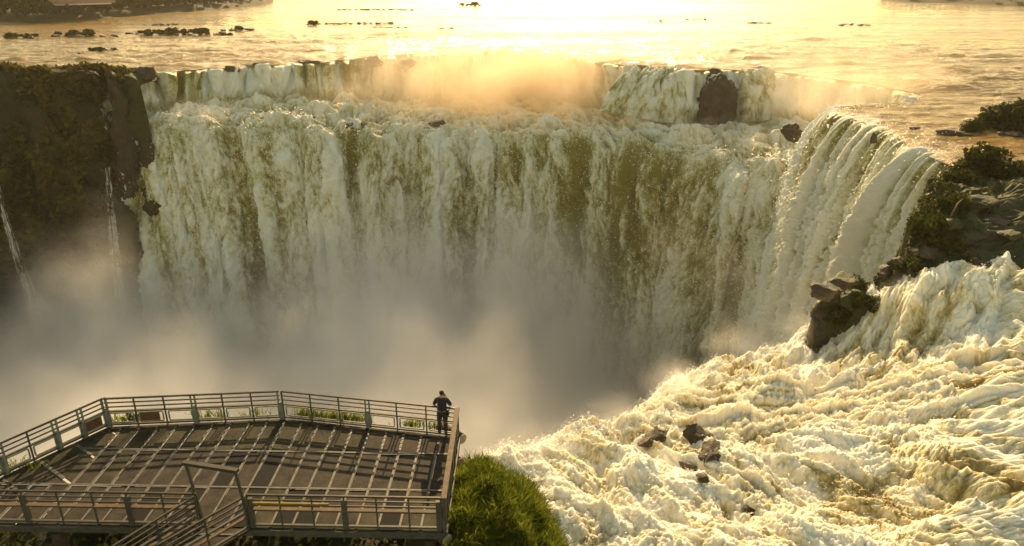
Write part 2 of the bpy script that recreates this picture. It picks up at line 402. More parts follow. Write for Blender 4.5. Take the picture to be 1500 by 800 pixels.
foam = fall*(.73 + (c1-.25)*.7 + (c2-.25)*.6 + (c5-.25)*.6 + (c6-.25)*.5 + (c7-.25)*.7 + c8*.9 + c3*.45 - clear*1.0) + ledge*(.62 + (ripl-.22)*1.3 + fbm(S/7, T/3.5, 9, 4)*.6) + step*(1.3 - sclear*1.1 + rough_step*.7 + st_*.9 - .3*(1-smooth01(k_rim, k_foot, vv)))
foam = np.where(vv < k_rim, .15, foam)
MAIN = Pm, n, Tl
main = grid_obj('waterfall', Pm, M['fall'], uv=np.stack([S, T], -1), attrs={'foam': foam})
tag(main, 'broad white horseshoe waterfall dropping over a ledge into misty gorge', kind='structure')

# ------------------------------------------------------------------ the right-hand fall that leaps from the near rim
rr = [(1330, 148), (1285, 150), (1250, 153), (1228, 156), (1217, 160), (1226, 165), (1245, 171), (1270, 179), (1295, 188), (1318, 200), (1340, 214), (1364, 224), (1388, 233), (1412, 243), (1436, 256)]
rim_r = np.array([atz(a, b, ZR) for a, b in rr])
tang = np.gradient(rim_r[:, :2], axis=0); on = np.stack([-tang[:, 1], tang[:, 0]], -1); on /= np.linalg.norm(on, axis=1)[:, None]
on = np.where((on[:, :1] > 0) & (np.arange(len(rr))[:, None] > 3), -on, on)
aim = np.array([-1.0, -.25]) / np.hypot(1, .25)
on = blur(on*.25 + aim*.75, 1.2); on[:4] = np.array([[-.3, .9], [-.4, .8], [-.6, .6], [-.8, .3]]); on /= np.linalg.norm(on, axis=1)[:, None]
upr = rim_r.copy(); upr[:, :2] -= on*4; upr[:, 2] -= .5
r2 = rim_r.copy(); r2[:, 2] -= .1
rows = [upr, r2] + drop_rows(rim_r, on, 2.1, -50, 12)
N2, M2 = 620, 420
P, ks = sheet_resample(rows, N2, M2, vsm=5)
n, S, T = sheet_frame(P)
vv = np.linspace(0, 1, M2)[:, None]; Tl = T - T[int(ks[1]*M2)][None]
wS = S + fbm(S/6, T/30, 6.6, 2)*1.5 + T*.02 + fbm(S/1.5, T/9, 1.6, 2)*.35
ridge = np.abs(perlin(wS/2.5, T/130, .4)); ridge2 = np.abs(perlin(wS/1.0, T/50, 2.4))
c1 = billow((S)/2.0, T/4.0, 1.3, 4, gain=.65); c2 = billow(S/.6, T/1.1, 4.3, 3, gain=.6)
rag = smooth01(0, 10, Tl)
disp = smooth01(-2, 5, Tl)*(ridge*3.0 + ridge2*2.0 + fbm(wS/5, T/60, 3, 2)*1.6 - 1.2) + rag*(c1*2.4 + c2*1.4 + fbm(S/2.0, T/9, 5, 4)*.9)
Pm = P + n*disp[..., None]
q = np.linspace(0, 1, N2)[None, :]
foam = .60 + fbm(wS/.45, T/9, 71, 4, gain=.6)*.75 + .3*smooth01(0, 12, Tl) + (ridge-.22)*1.3 + (ridge2-.22)*.6 + (c1-.25)*.8 - .35*gb(q, .33, .05)*(1-smooth01(3, 14, Tl))
RIG = Pm, n, Tl
right = grid_obj('waterfall', Pm, M['fall'], uv=np.stack([S, T], -1), attrs={'foam': foam})
tag(right, 'ribbed white waterfall leaping sideways off the near rim beside mossy rocks', kind='structure')

# ------------------------------------------------------------------ river above the falls
px = np.concatenate([np.linspace(-2600, -40, 60), np.linspace(-30, 1530, 560), np.linspace(1545, 4200, 60)])
rimpx = 750 + rim[:, 0]/rim[:, 1]*(FPX*ct + 330*st)
def rim_dist(p):
    kx = [-2600, -200, 0, 60] + list(rimpx) + [1420, 1600, 4200]
    ky = [131, 128, 129, 130] + list(rim[:, 1]) + [104, 100, 100]
    return blur(np.interp(p, kx, ky), 1.0)
near = rim_dist(px)
kdir = 1/ (FPX*ct + 330*st)                                       # sideways slope of a column
g = np.linspace(0, 1, 420)[:, None]**1.0
dist = near[None]*np.exp(g**1.35*np.log(3600/near)[None])
X = (px-750)[None]*kdir*dist; Y = dist*np.ones_like(X)
e = Y - near[None]
amp = smooth01(0, 6, e)*(1-smooth01(300, 700, e))
z = ZR + amp*(fbm(X/9, Y/4.5, 1.0, 4)*.34 + (billow(X/11, Y/5, 4.0, 4)*1.3 + fbm(X/30, Y/7, 14, 3)*.8)*(1-smooth01(12, 120, e)) - .25) - .5*(1-smooth01(0, 5, e))
foam = .06 + .26*np.exp(-e/18) + fbm(X/40, Y/12, 3, 4)*.5*(np.exp(-e/110)) 
river = grid_obj('river', np.stack([X, Y, z], -1), M['river'], attrs={'foam': foam}, flip=False)
tag(river, 'wide golden river sliding towards the falls', kind='structure')
# the tongue of river that feeds the right-hand fall
rimx = np.array([r[0] for r in rr[4:]]); rimd = rim_r[4:, 1]
px2 = np.concatenate([np.linspace(1217, 1530, 240), np.linspace(1545, 4200, 50)])
nd = np.interp(px2, np.concatenate([rimx, [1520, 1700, 4200]]), np.concatenate([rimd, [58, 52, 50]]))
fd = np.interp(px2, [1217, 1228, 1250, 1285, 1330, 1345, 1420, 1600, 4200], [rim_r[4, 1]+.3, rim_r[3, 1], rim_r[2, 1], rim_r[1, 1], rim_r[0, 1], 108.5, 104.5, 101, 101])
g = np.linspace(0, 1, 200)[:, None]
kd2 = np.array([ (p-750)/(FPX*ct+200*st) for p in px2])[None]
Y = nd[None] + (fd-nd)[None]*g; X = kd2*Y
e = np.minimum(Y-nd[None], 30)
z = ZR + smooth01(0, 4, e)*(fbm(X/6, Y/3, 7.0, 4)*.35 + billow(X/4, Y/2.5, 2.0, 3)*.45*np.exp(-e/14) - .1) - .3*(1-smooth01(0, 3, e)) + .01
foam = .12 + .45*np.exp(-e/6) + fbm(X/9, Y/5, 3, 4)*.6*np.exp(-e/25)
tag(grid_obj('river', np.stack([X, Y, z], -1), M['river'], attrs={'foam': foam}), 'river tongue feeding the ribbed right waterfall', kind='structure')

# ------------------------------------------------------------------ rapids beside the platform
ctrl = [(765, 655, -4.5), (850, 627, -5), (940, 610, -5.5), (1000, 545, -6.5), (1080, 502, -7.4), (1190, 485, -7.8), (850, 800, -4.3), (1100, 800, -4), (1500, 800, -3.2),
        (1100, 650, -4.7), (1300, 650, -4.1), (1500, 650, -3.5), (1150, 560, -6.1), (1300, 545, -5.2), (1500, 545, -3.9), (1280, 480, -6), (1400, 470, -4.4), (1500, 460, -3.9), (1330, 412, -3.0),
        (1400, 388, -2.1), (1500, 374, -1.7), (1800, 600, -2.8), (2000, 380, -1.2), (2000, 800, -2.6), (700, 900, -4.5), (1100, 1000, -4), (1600, 1000, -3)]
cw = np.array([atz(*c) for c in ctrl])
lipr = [atz(a, b, c)[:2] for a, b, c in ((1195, 470, -7.8), (1135, 494, -7.6), (1080, 502, -7.4), (1030, 522, -6.9), (1000, 545, -6.5), (975, 585, -5.9), (930, 612, -5.5), (850, 627, -5), (765, 655, -4.5), (640, 690, -4.5))]
lipr = [np.array([lipr[0][0]+1.0, lipr[0][1]+6])] + lipr + [lipr[-1] + np.array([-4, -4])]
pxr = np.concatenate([np.linspace(560, 1520, 900), np.linspace(1530, 2600, 70)])
dd = 13*np.exp(np.linspace(0, 1, 780)*np.log(52/13))[:, None]
X = (pxr-750)[None]/1090*dd; Y = dd*np.ones_like(X)
zb = rbf(cw, np.stack([X, Y], -1)); zb = np.clip(zb, -9.5, -.8)
sd = -side_dist(lipr, X, Y)                                         # positive beyond the lip
fl = Y*.35 + X
w1 = fbm(X/5, Y/5, 2, 3)*2.2; w2 = fbm(X/5, Y/5, 12, 3)*2.2
kq = smooth01(29, 37, Y); A_ = (X*.8+Y*.6)*(1-kq) + (X*.74-Y*.67)*kq; B_ = (Y*.8-X*.6)*(1-kq) + (X*.67+Y*.74)*kq
b1 = billow((A_+w1)/3.0, (B_+w2)/7.0, 1.1, 2); b2 = billow((A_+w2)/1.2, (B_+w1)/2.8, 4.1, 3, gain=.55); calm = smooth01(-.25, .35, fbm(X/4, Y/4, 55, 3)); b3 = billow((X+w1*.5)/.55, (Y+w2*.5)/.5, 6.1, 3, gain=.6)
sw = fbm(X/7, Y/5, 9.7, 3)
kf = smooth01(29, 37, Y)
b4 = fbm((X*.8+Y*.6+w1)/.9, (Y*.8-X*.6)/4.2, 31, 4)*(1-kf) + fbm((X*.74-Y*.67+w1*.7)/.9, (X*.67+Y*.74)/5.5, 41, 4)*kf*1.5
b5 = billow((X+w2*.4)/.21, (Y+w1*.4)/.21, 16.1, 2)
hgt = b1*1.5 + (b2*.75 + b3*.5)*(.35+.85*calm) + b5*.17 + sw*1.2 + b4*.8 - .7
crest = [atz(*c)[:2] for c in ((1000, 560, -8), (1195, 474, -7.8), (1290, 440, -5.8), (1335, 405, -3.2), (1400, 380, -2.2), (1500, 366, -1.8), (2200, 345, -1))]
cd_ = side_dist(crest, X, Y); hgt = hgt - smooth01(0, 3.5, cd_ + fbm(X/2, Y/2, 5, 3)*.6)*5 - .75*smooth01(-7, 0, cd_)*smooth01(30, 36, Y)
z = zb + hgt - np.where(sd > -.5, .5*9.8*((np.maximum(sd+.5, 0))/3.4)**2, 0)
z = np.maximum(z, -48)
foam = .80 + (b2-.25)*1.1 + (b3-.25)*.5 + (b1-.25)*.5 + fbm(A_/2.5, B_/6, 21, 4)*.95
keep = (sd < 11) & (cd_ < 7)
P = np.stack([X, Y, z], -1)
rap = grid_obj('rapids', P, M['rapids'], keep=keep, uv=np.stack([X, Y], -1), attrs={'foam': foam})
RAPD = (P, sd, cd_, b2, b3)
tag(rap, 'boiling white rapids pouring past the platform towards the gorge', kind='structure')

# ------------------------------------------------------------------ flying spray
t_ = NT('spray drops'); _d = t_.n('ShaderNodeBsdfDiffuse', {'Color': (.9, .88, .84, 1)}); _t = t_.n('ShaderNodeBsdfTranslucent', {'Color': (.9, .88, .84, 1)})
M['spray'] = t_.done(t_.n('ShaderNodeMixShader', {0: .5, 1: _d.outputs[0], 2: _t.outputs[0]}).outputs[0])
def spray(pts, size, seed, label):
    rg = np.random.RandomState(seed); nn = len(pts); d = rg.normal(size=(nn, 3, 3))*(size*rg.uniform(.35, 1.0, nn)**1.5)[:, None, None]
    o = obj_np('spray', (pts[:, None]+d).reshape(-1, 3), np.arange(3*nn).reshape(nn, 3), M['spray'], smooth=False); return tag(o, label, 'spray', kind='stuff')
rg = np.random.RandomState(77)
P_, sd_, cdd, bb2, bb3 = RAPD
pr = ((sd_ < 2) & (cdd < 0))*(np.clip((bb2-.2)*2.5, 0, 1)**1.5*.5 + .06 + .5*np.exp(-(sd_/1.2)**2)); pr = pr*P_[..., 1]**2; pr = pr.ravel()/pr.sum()
ix = rg.choice(len(pr), 110000, p=pr); q = P_.reshape(-1, 3)[ix]; lipk = np.exp(-(sd_.ravel()[ix]/1.5)**2)
q = q + np.stack([rg.normal(0, .12, len(ix)), rg.normal(0, .12, len(ix)), rg.exponential(.07, len(ix)) + lipk*rg.exponential(.12, len(ix))], -1)
spray(q, .028, 1, 'fine spray flying off the crests of the rapids')
for (Pq, nq, Tq), cnt, sz, sd0, lab in ((MAIN, 60000, .13, 2, 'fine spray thrown off the broad waterfall'), (RIG, 30000, .08, 3, 'fine spray around the ribbed right waterfall')):
    w = smooth01(-14, 3, Tq)*(1-smooth01(25, 45, Tq))*np.ones(Pq.shape[:2]); w = w.ravel()/w.sum(); ix = rg.choice(len(w), cnt, p=w)
    q = Pq.reshape(-1, 3)[ix] + nq.reshape(-1, 3)[ix]*rg.exponential(.3, cnt)[:, None] + rg.normal(0, .2, (cnt, 3)); spray(q, sz, sd0, lab)

# ------------------------------------------------------------------ plunge pool and gorge floor
g0 = np.linspace(-1, 1, 160); X, Y = np.meshgrid(g0*170, 75+g0*85)
z = -55 + billow(X/9, Y/9, 2, 4)*4
tag(grid_obj('plunge_pool', np.stack([X, Y, z], -1), M['rapids'], uv=np.stack([X, Y], -1), attrs={'foam': np.full(X.shape, .8)}), 'foaming pool under the falls', kind='structure')

# ------------------------------------------------------------------ leaves, rocks
def leaf_cloud(pts, size, rng, up=0.0, tri=False, aspect=1.6):
    """one small leaf-like face at every point; returns V, F, tone"""
    n = len(pts); d = rng.normal(size=(n, 3)); d[:, 2] += up; d /= np.linalg.norm(d, axis=1)[:, None]
    a = rng.normal(size=(n, 3)); x = np.cross(d, a); x /= np.linalg.norm(x, axis=1)[:, None]; y = np.cross(d, x)
    s = size*rng.uniform(.6, 1.4, (n, 1))
    V = np.stack([pts - x*s*aspect*.5, pts - y*s*.5, pts + x*s*aspect*.5, pts + y*s*.5], 1).reshape(-1, 3)
    F = np.arange(4*n).reshape(n, 4)
    return V, F, np.repeat(rng.uniform(0, 1, n), 4)
def clumps(rng, n_cl, per, rad, cl_rad, flat=.8, hollow=.5):
    """points in clumps spread over a crown"""
    c = rng.normal(size=(n_cl, 3)); c /= np.linalg.norm(c, axis=1)[:, None]
    c *= (hollow + (1-hollow)*rng.uniform(0, 1, (n_cl, 1))**.5)*np.array(rad)
    r = cl_rad*rng.uniform(.55, 1.3, (n_cl, 1, 1)); p = rng.normal(size=(n_cl, per, 3)); p /= np.linalg.norm(p, axis=2)[..., None]
    p *= r*rng.uniform(.35, 1, (n_cl, per, 1))**.6; p[..., 2] *= flat
    return (c[:, None]+p).reshape(-1, 3), c
def ico(sub):
    bm = bmesh.new(); bmesh.ops.create_icosphere(bm, subdivisions=sub, radius=1)
    V = np.array([v.co[:] for v in bm.verts]); F = np.array([[v.index for v in f.verts] for f in bm.faces]); bm.free(); return V, F
ICO = {k: ico(k) for k in (1, 2, 3, 4, 5)}
def rock_geo(seed, scale, sub=4, rough=.42, facet=.62):
    V, F = ICO[sub]; V = V.copy(); s = seed*7.13
    rg = np.random.RandomState(seed)
    for _ in range(16):                                                 # cut flat faces
        nrm = rg.normal(size=3); nrm[2] *= .8; nrm /= np.linalg.norm(nrm); d = rg.uniform(.42, .85)
        e = V @ nrm - d; V -= np.where(e > 0, e*facet*1.6, 0)[:, None]*nrm
    f = 1 + rough*fbm(V[:, 0]*1.4+s, V[:, 1]*1.4, V[:, 2]*1.4, 4) + .22*fbm(V[:, 0]*4+s, V[:, 1]*4, V[:, 2]*7, 4) - .10*np.round(2.5*fbm(V[:, 0]*1.5, V[:, 1]*1.5+s, V[:, 2]*5, 2))/2.5
    return V*f[:, None]*np.array(scale), F
def rock(name, loc, scale, seed, mat, label, cat='rock', group=None, rz=0.0, sub=4, **kw):
    V, F = rock_geo(seed, scale, sub, **kw)
    o = obj_np(name, V, F, mat); o.location = loc; o.rotation_euler = (0, 0, rz); o.data.shade_smooth()
    return tag(o, label, cat, group)
def shrub_meshes(seed, rad, n_cl, per, size, mat, cl=.4, h0=.2):
    rg = np.random.RandomState(seed)
    pts, c = clumps(rg, n_cl, per, rad, cl*rad[0]); pts[:, 2] = np.abs(pts[:, 2] + rad[2]*.4) + h0*.3
    V, F, t = leaf_cloud(pts, size, rg, .3)
    crown = mesh_np('foliage', V, F, mat, smooth=False, attrs={'tone': t})
    mb = MB()
    for i in range(5):
        b = c[i % len(c)]; mb.tube([(0, 0, -.2), (b[0]*.3, b[1]*.3, rad[2]*.4), (b[0]*.8, b[1]*.8, abs(b[2])+rad[2]*.5)], [.05*rad[0], .035*rad[0], .015*rad[0]], 5)
    me = bpy.data.meshes.new('stem'); me.from_pydata(mb.V, [], mb.F); me.materials.append(M['bark'])
    return crown, me
def plant(name, loc, meshes, names, label, cat, group=None, s=1.0, rz=0.0):
    e = empty(name, loc, rz); e.scale = (s, s, s); tag(e, label, cat, group)
    for me, nm in zip(meshes, names): link(bpy.data.objects.new(nm, me), e)
    return e

# ------------------------------------------------------------------ overgrown cliff on the left, with its thin falls
tops = [(-900, 108), (-500, 108), (-200, 108), (-60, 107), (0, 107), (40, 106), (80, 104), (130, 102), (150, 107), (172, 109), (190, 113), (204, 126)]
tp = [atd(a, b, d) for (a, b), d in zip(tops, (96, 104, 112, 117, 119, 120, 121, 122, 123.5, 123, 122.5, 123))]
tp = np.array(tp); back = tp + np.array([0, 14, 0]); back[:, 2] = -2.2; mid = tp + np.array([0, 2.5, .1])
rows = [back, mid, tp]
for i, h in enumerate(np.linspace(4, 60, 8)):
    q = tp.copy(); q[:, 2] -= h; q[:, 1] -= 1.5*math.sin(i*1.1) + h*.05; q[:, 0] += h*.045*np.linspace(1, 1.6, len(tp)); rows.append(q)
NC, MC = 420, 300
P, ks = sheet_resample(rows, NC, MC, vsm=2); n, S, T = sheet_frame(P)
qx = np.interp(np.linspace(0, 1, NC), np.linspace(0, 1, len(tops)), [t[0] for t in tops])[None]
gully = gb(qx, 147, 9) + .6*gb(qx, 20, 14)
d = fbm(P[..., 0]/11, P[..., 1]/11, P[..., 2]/14, 5, gain=.55)*5.5 + billow(P[..., 0]/5, P[..., 1]/5, P[..., 2]/4, 3)*2.2 - gully*2.6
d = d*smooth01(ks[1], ks[2]+.04, np.linspace(0, 1, MC))[:, None]
Pc = P + n*d[..., None]
cliff = grid_obj('cliff', Pc, M['cliff'])
tag(cliff, 'tall overgrown rock wall left of the falls', 'cliff', kind='structure')
rg = np.random.RandomState(3)
ii, jj = rg.randint(8, MC-60, 90000), rg.randint(90, NC-5, 90000)
okm = (fbm(Pc[ii, jj, 0]/6, Pc[ii, jj, 1]/6, Pc[ii, jj, 2]/7, 3) > -.12) & (gully[0, jj] < .45) & ((qx[0, jj] < 150) | (ii < 60) & (qx[0, jj] < 185))
pts = Pc[ii, jj][okm]; pts = pts + rg.normal(size=pts.shape)*.3 + n[ii, jj][okm]*(np.maximum(0, fbm(pts[:, 0]/2.5, pts[:, 1]/2.5, pts[:, 2]/2.5, 3))*4.5*smooth01(30, 75, ii[okm]))[:, None] - np.array([0, 0, .5]) + n[ii, jj][okm]*.2
V, F, t = leaf_cloud(pts, .72, rg, .4); t = np.clip(t*.6 + .35 + np.repeat(fbm(pts[:, 0]/4, pts[:, 1]/4, pts[:, 2]/4, 4), 4)*1.3, 0, 1)
tag(obj_np('cliff_vegetation', V, F, M['ivy'], smooth=False, attrs={'tone': t}), 'brown green creepers and bushes covering the left cliff', 'vegetation', kind='stuff')
for x_, y_, d_, sc_, sd_k, lab in ((180, 215, 120.5, (2.3, 2.6, 13.0), 141, 'tall dark buttress of rock between the thin fall and the big fall'), (112, 110, 121.5, (3.0, 2.2, 1.0), 143, 'flat brown rock cap on the left cliff top'),
                                        (188, 335, 116.5, (2.0, 2.2, 8.0), 144, 'brown rock shoulder low beside the left edge of the big fall')):
    q = atd(x_, y_, d_); q = q - np.array([0, 0, 2.0 if sc_[2] > 10 else 0]); V, F = rock_geo(sd_k, sc_, 5)
    r_ = np.hypot(V[:, 0], V[:, 1]) + .4; k_ = (fbm(V[:, 0]/2.2, V[:, 1]/2.2, V[:, 2]/2.6 + sd_k, 5, gain=.6)*1.9 + np.round(fbm(V[:, 0]/3, V[:, 1]/3, V[:, 2]/1.6, 2)*3)/3*.7)/r_
    V[:, :2] *= (1 + np.clip(k_, -.6, .9))[:, None]
    o = obj_np('cliff_rock', V, F, M['buttress']); o.location = q; tag(o, lab, 'rock')
_r = Pc - np.array([0, 0, CAMZ]); _f = _r[..., 1]*ct - _r[..., 2]*st; _u = _r[..., 1]*st + _r[..., 2]*ct
CPX, CPY, CLY = 750 + FPX*_r[..., 0]/_f, 400 - FPX*_u/_f, Pc[..., 1]
CPX = np.where(np.linspace(0, 1, MC)[:, None] < ks[2], 1e6, CPX)
def trickle_mat():
    t = NT('trickling water'); v = vscale(t, t.n('ShaderNodeUVMap', uv_map='UVMap').outputs[0], (2.2, .45, 1))
    n1 = t.noise(v, 1.2, 5, .65); a = t.n('ShaderNodeAttribute', attribute_name='foam').outputs['Fac']
    f = t.n('ShaderNodeMapRange', {'Value': t.math('ADD', n1, t.math('MULTIPLY', a, .25)), 'From Min': .6, 'From Max': .95}).outputs[0]
    d = t.n('ShaderNodeBsdfDiffuse', {'Color': (.78, .76, .70, 1)}); x = t.n('ShaderNodeBsdfTransparent')
    return t.done(t.n('ShaderNodeMixShader', {0: f, 1: x.outputs[0], 2: d.outputs[0]}).outputs[0])
M['trickle'] = trickle_mat()
def thread_fall(path, w0, w1, label, seed, strands=7):
    strands = int(strands*2.2); rg = np.random.RandomState(seed); pth = []
    k_ = np.linspace(0, len(path)-1, 26)
    for kk_ in k_:
        a_ = np.array([np.interp(kk_, range(len(path)), [p_[i] for p_ in path]) for i in (0, 1)])
        pth.append(atd(a_[0], a_[1], CLY.ravel()[np.argmin((CPX-a_[0])**2 + (CPY-a_[1])**2)] - 1.3))
    pth = np.array(pth); L = len(pth); k = np.linspace(0, 1, 60)
    base = blur(np.stack([np.interp(k, np.linspace(0, 1, L), pth[:, i]) for i in range(3)], -1), 1.5)
    VV, FF, UU, nn = [], [], [], 0
    for s in range(strands):
        off = rg.uniform(-1, 1); a, b = sorted(rg.uniform(0, 1, 2)); a, b = (0, 1) if s < 3 else (a*.7, min(1, b+.35))
        kk = (k >= a) & (k <= b); p = base[kk].copy(); m = len(p)
        if m < 4: continue
        w = (w0 + (w1-w0)*k[kk])
        p[:, 0] += off*w*(.35 + .5*k[kk]) + fbm(k[kk]*4, s*3.3, 1, 2)*w*.22; p[:, 1] -= rg.uniform(0, .6)
        hw = w*rg.uniform(.12, .36)*(.3+1.2*np.abs(fbm(k[kk]*14, s*1.7, 4, 2)))
        ring = [(-1, 0), (0, -.7), (1, 0)]
        V = np.stack([p + np.stack([hw*r_[0], hw*r_[1], 0*hw], -1) for r_ in ring], 1)
        VV.append(V.reshape(-1, 3)); FF.append(grid_faces(m, 3)[:, ::-1] + nn); nn += 3*m
        UU.append(np.stack([np.tile([0, .5, 1], m)*.8 + s, np.repeat(-p[:, 2], 3)], -1))
    V = np.concatenate(VV)
    o = obj_np('waterfall', V, np.concatenate(FF), M['trickle'], uv=np.concatenate(UU), attrs={'foam': np.full(len(V), .7)})
    return tag(o, label, kind='structure')
thread_fall([(140, 110), (146, 140), (152, 170), (157, 195), (162, 212)], .6, 1.2, 'thin white waterfall threading down the gully of the left cliff', 5, 6)
thread_fall([(158, 196), (166, 215), (174, 240)], .9, 1.6, 'short spreading cascade below the thin waterfall in the gully', 6, 7)
thread_fall([(160, 245), (164, 300), (170, 360), (178, 440), (184, 520)], 1.0, 1.6, 'faint stringy cascade at the foot of the gully', 7, 5)
thread_fall([(-6, 250), (8, 310), (26, 370), (46, 425), (62, 500)], .6, 1.4, 'faint slanting waterfall on the shaded cliff at the far left', 8, 5)

# ------------------------------------------------------------------ rock bank between the right-hand fall and the rapids
bl = [atz(*c)[:2] for c in ((1300, 520, -8), (1186, 486, -7.5), (1186, 448, -5.6), (1213, 414, -4.4), (1250, 406, -4.15), (1287, 404, -3.9), (1330, 372, -2.6), (1340, 318, -1.6), (1366, 272, -1.0), (1408, 246, -.9), (1440, 236, -.9))]
bl = [bl[2] + np.array([.5, -10]), bl[2] + np.array([.1, -.4])] + bl[3:]; bl = bl + [bl[-1] + np.array([6, 8])]
bctrl = [atz(*c) for c in ((1190, 470, -7.4), (1192, 446, -5.6), (1216, 414, -4.4), (1250, 440, -5.0), (1252, 406, -4.15), (1287, 404, -3.9), (1285, 455, -5.5), (1335, 372, -2.5), (1345, 318, -1.3), (1370, 270, -.7), (1410, 245, -.5), (1420, 300, -1.0),
         (1500, 262, -.3), (1500, 320, -.9), (1500, 365, -1.9), (1400, 372, -2.4), (1340, 405, -3.4), (1600, 300, -.4), (1800, 300, .2), (2000, 340, .2), (1500, 238, -1.2), (1420, 238, -1.0), (1700, 380, -2.6), (2000, 240, -1.2))]
pxb = np.concatenate([np.linspace(1150, 1520, 420), np.linspace(1525, 2300, 60)]); dd = np.linspace(38, 74, 420)[:, None]
X = (pxb-750)[None]/1150*dd; Y = dd*np.ones_like(X)
zb = np.clip(rbf(np.array(bctrl), np.stack([X, Y], -1)), -9, .8)
sd = side_dist(bl, X, Y)
sd = sd + fbm(X/1.6, Y/1.6, 3, 4)*1.1
hr = fbm(X/2.6, Y/2.2, 3.3, 5, gain=.55)*1.5
stepz = np.round(hr*3.2)/3.2*.7 + hr*.3                                   # ledgy basalt
hr2 = fbm(X/.7, Y/.6, 5.3, 4)*.35
z = zb + np.clip(stepz + hr2, -1.2, .55) - np.where(sd > 0, np.minimum(sd*9, 40), 0)
# the bank dives under the rapids on its near side
ny = side_dist([atz(*c)[:2] for c in ((1000, 560, -8), (1195, 484, -7.6), (1290, 455, -5.4), (1330, 420, -3.3), (1400, 384, -2.2), (1500, 372, -1.8), (2200, 350, -1))], X, Y)
z = z - smooth01(0, 3.0, -ny + fbm(X/2, Y/2, 8, 3)*1.0)*6
bank = grid_obj('river_bank', np.stack([X, Y, z], -1), M['bank'], keep=(sd < 9))
tag(bank, 'ledgy mossy rock bank between the right fall and the rapids', kind='structure')
def ground_z(obj_grid, x, y):
    Xg, Yg, Zg = obj_grid; i = np.argmin((Xg-x)**2 + (Yg-y)**2); return Zg.ravel()[i]
def bank_hit(a, b):                                                     # where a sight line meets the bank
    for y_ in np.arange(39, 73, .08):
        q = atd(a, b, y_); j = int(np.argmin(np.abs(pxb - (750 + 1150*q[0]/q[1])))); i = int(np.clip((y_-38)/36*419, 0, 419))
        if q[2] <= z[i, j]: return np.array([q[0], q[1], z[i, j]])
    return atz(a, b, -3)
# boulders and shrubs of the bank
bould = [(1212, 428, 1.1, .55, 'squat dark boulder on the left tip of the rock bank'), (1238, 412, 1.2, .4, 'low rounded boulder at the top of the outcrop above the rapids'), (1272, 428, 1.3, .4, 'pale flat topped slab beside the outcrop'),
         (1300, 405, 1.0, .6, 'dark block wedged under the ribbed fall'), (1322, 390, .9, .5, 'small dark block above the wedged one'), (1425, 352, 1.8, .35, 'flat pale slab lying on the bank ledge'), (1462, 330, 2.0, .4, 'long tilted slab in the middle of the bank'),
         (1482, 348, 1.4, .35, 'wet flat slab close to the rapids crest'), (1395, 335, 1.5, .5, 'brown boulder on the shaded bank slope'), (1206, 462, 1.1, .8, 'tall dark rock at the foot of the outcrop by the foam'), (1245, 452, 1.4, .7, 'broad mossy rock in the front of the outcrop'), (1282, 446, 1.1, .6, 'dark rock between the outcrop and the foam'),
         (1360, 372, 1.5, .5, 'low dark ledge rock behind the rapids crest'), (1440, 300, 1.8, .4, 'long dark ledge under the largest bank shrub'), (1375, 290, 1.2, .5, 'dark corner rock at the top of the bank')]
for i, (a, b, w, h, lab) in enumerate(bould):
    p = bank_hit(a, b)
    rock('boulder', (p[0], p[1]+.3, p[2]-h*.05), (w, w*.8, h), 20+i, M['bank'] if i % 3 else M['rock'], lab, 'boulder', 'boulders on the rock bank', i*1.3)
sm = [shrub_meshes(50+i, (1.2, 1.0, .8), 26, 60, .16, M['leaf']) for i in range(3)]
for i, (a, b, s, lab) in enumerate([(1440, 252, 1.5, 'largest dark shrub on the bank below the river tongue'), (1395, 305, .9, 'leaning shrub beside the pale branches of the bank'), (1360, 345, 1.1, 'round shrub at the bank edge next to the ribbed fall'), (1375, 365, .8, 'low shrub above the rapids crest'),
                                   (1478, 262, 1.2, 'wide shrub on the bank at the right edge'), (1225, 470, .8, 'mossy shrub on the front of the outcrop'), (1265, 462, .7, 'small shrub low on the outcrop near the foam'), (1400, 268, .8, 'small shrub at the top left corner of the bank')]):
    p = bank_hit(a, b)
    plant('shrub', p, sm[i % 3], ('foliage', 'stem'), lab, 'shrub', 'shrubs on the rock bank', s, i*2.1)
Xb, Yb, Zb = pxb[None]*0 + (pxb-750)[None]/1150*dd, dd*np.ones((1, len(pxb))), z
rgb_ = np.random.RandomState(9); i_, j_ = rgb_.randint(2, 418, 90000), rgb_.randint(2, len(pxb)-2, 90000)
pv_ = np.stack([Xb[i_, j_], Yb[i_, j_], Zb[i_, j_]], -1)
edge_ = np.exp(-((sd[i_, j_]+.8)/1.3)**2)
kk_ = (fbm(pv_[:, 0]/2.2, pv_[:, 1]/2.2, 3, 4) + .55*edge_ > .22) & (sd[i_, j_] < 1.0) & (pv_[:, 2] > -8.5) & (pv_[:, 2] > zb[i_, j_]-3)
pv_ = pv_[kk_]; pv_ = pv_ + rgb_.normal(size=pv_.shape)*.09 + [0, 0, .08]
V, F, t = leaf_cloud(pv_, .13, rgb_, .5); t = np.clip(t*.5 + .25 + np.repeat(fbm(pv_[:, 0]/1.2, pv_[:, 1]/1.2, 5, 3), 4), 0, 1)
tag(obj_np('bank_vegetation', V, F, M['grassleaf'], smooth=False, attrs={'tone': t}), 'moss and low plants on the rock bank beside the ribbed fall', 'vegetation', kind='stuff')
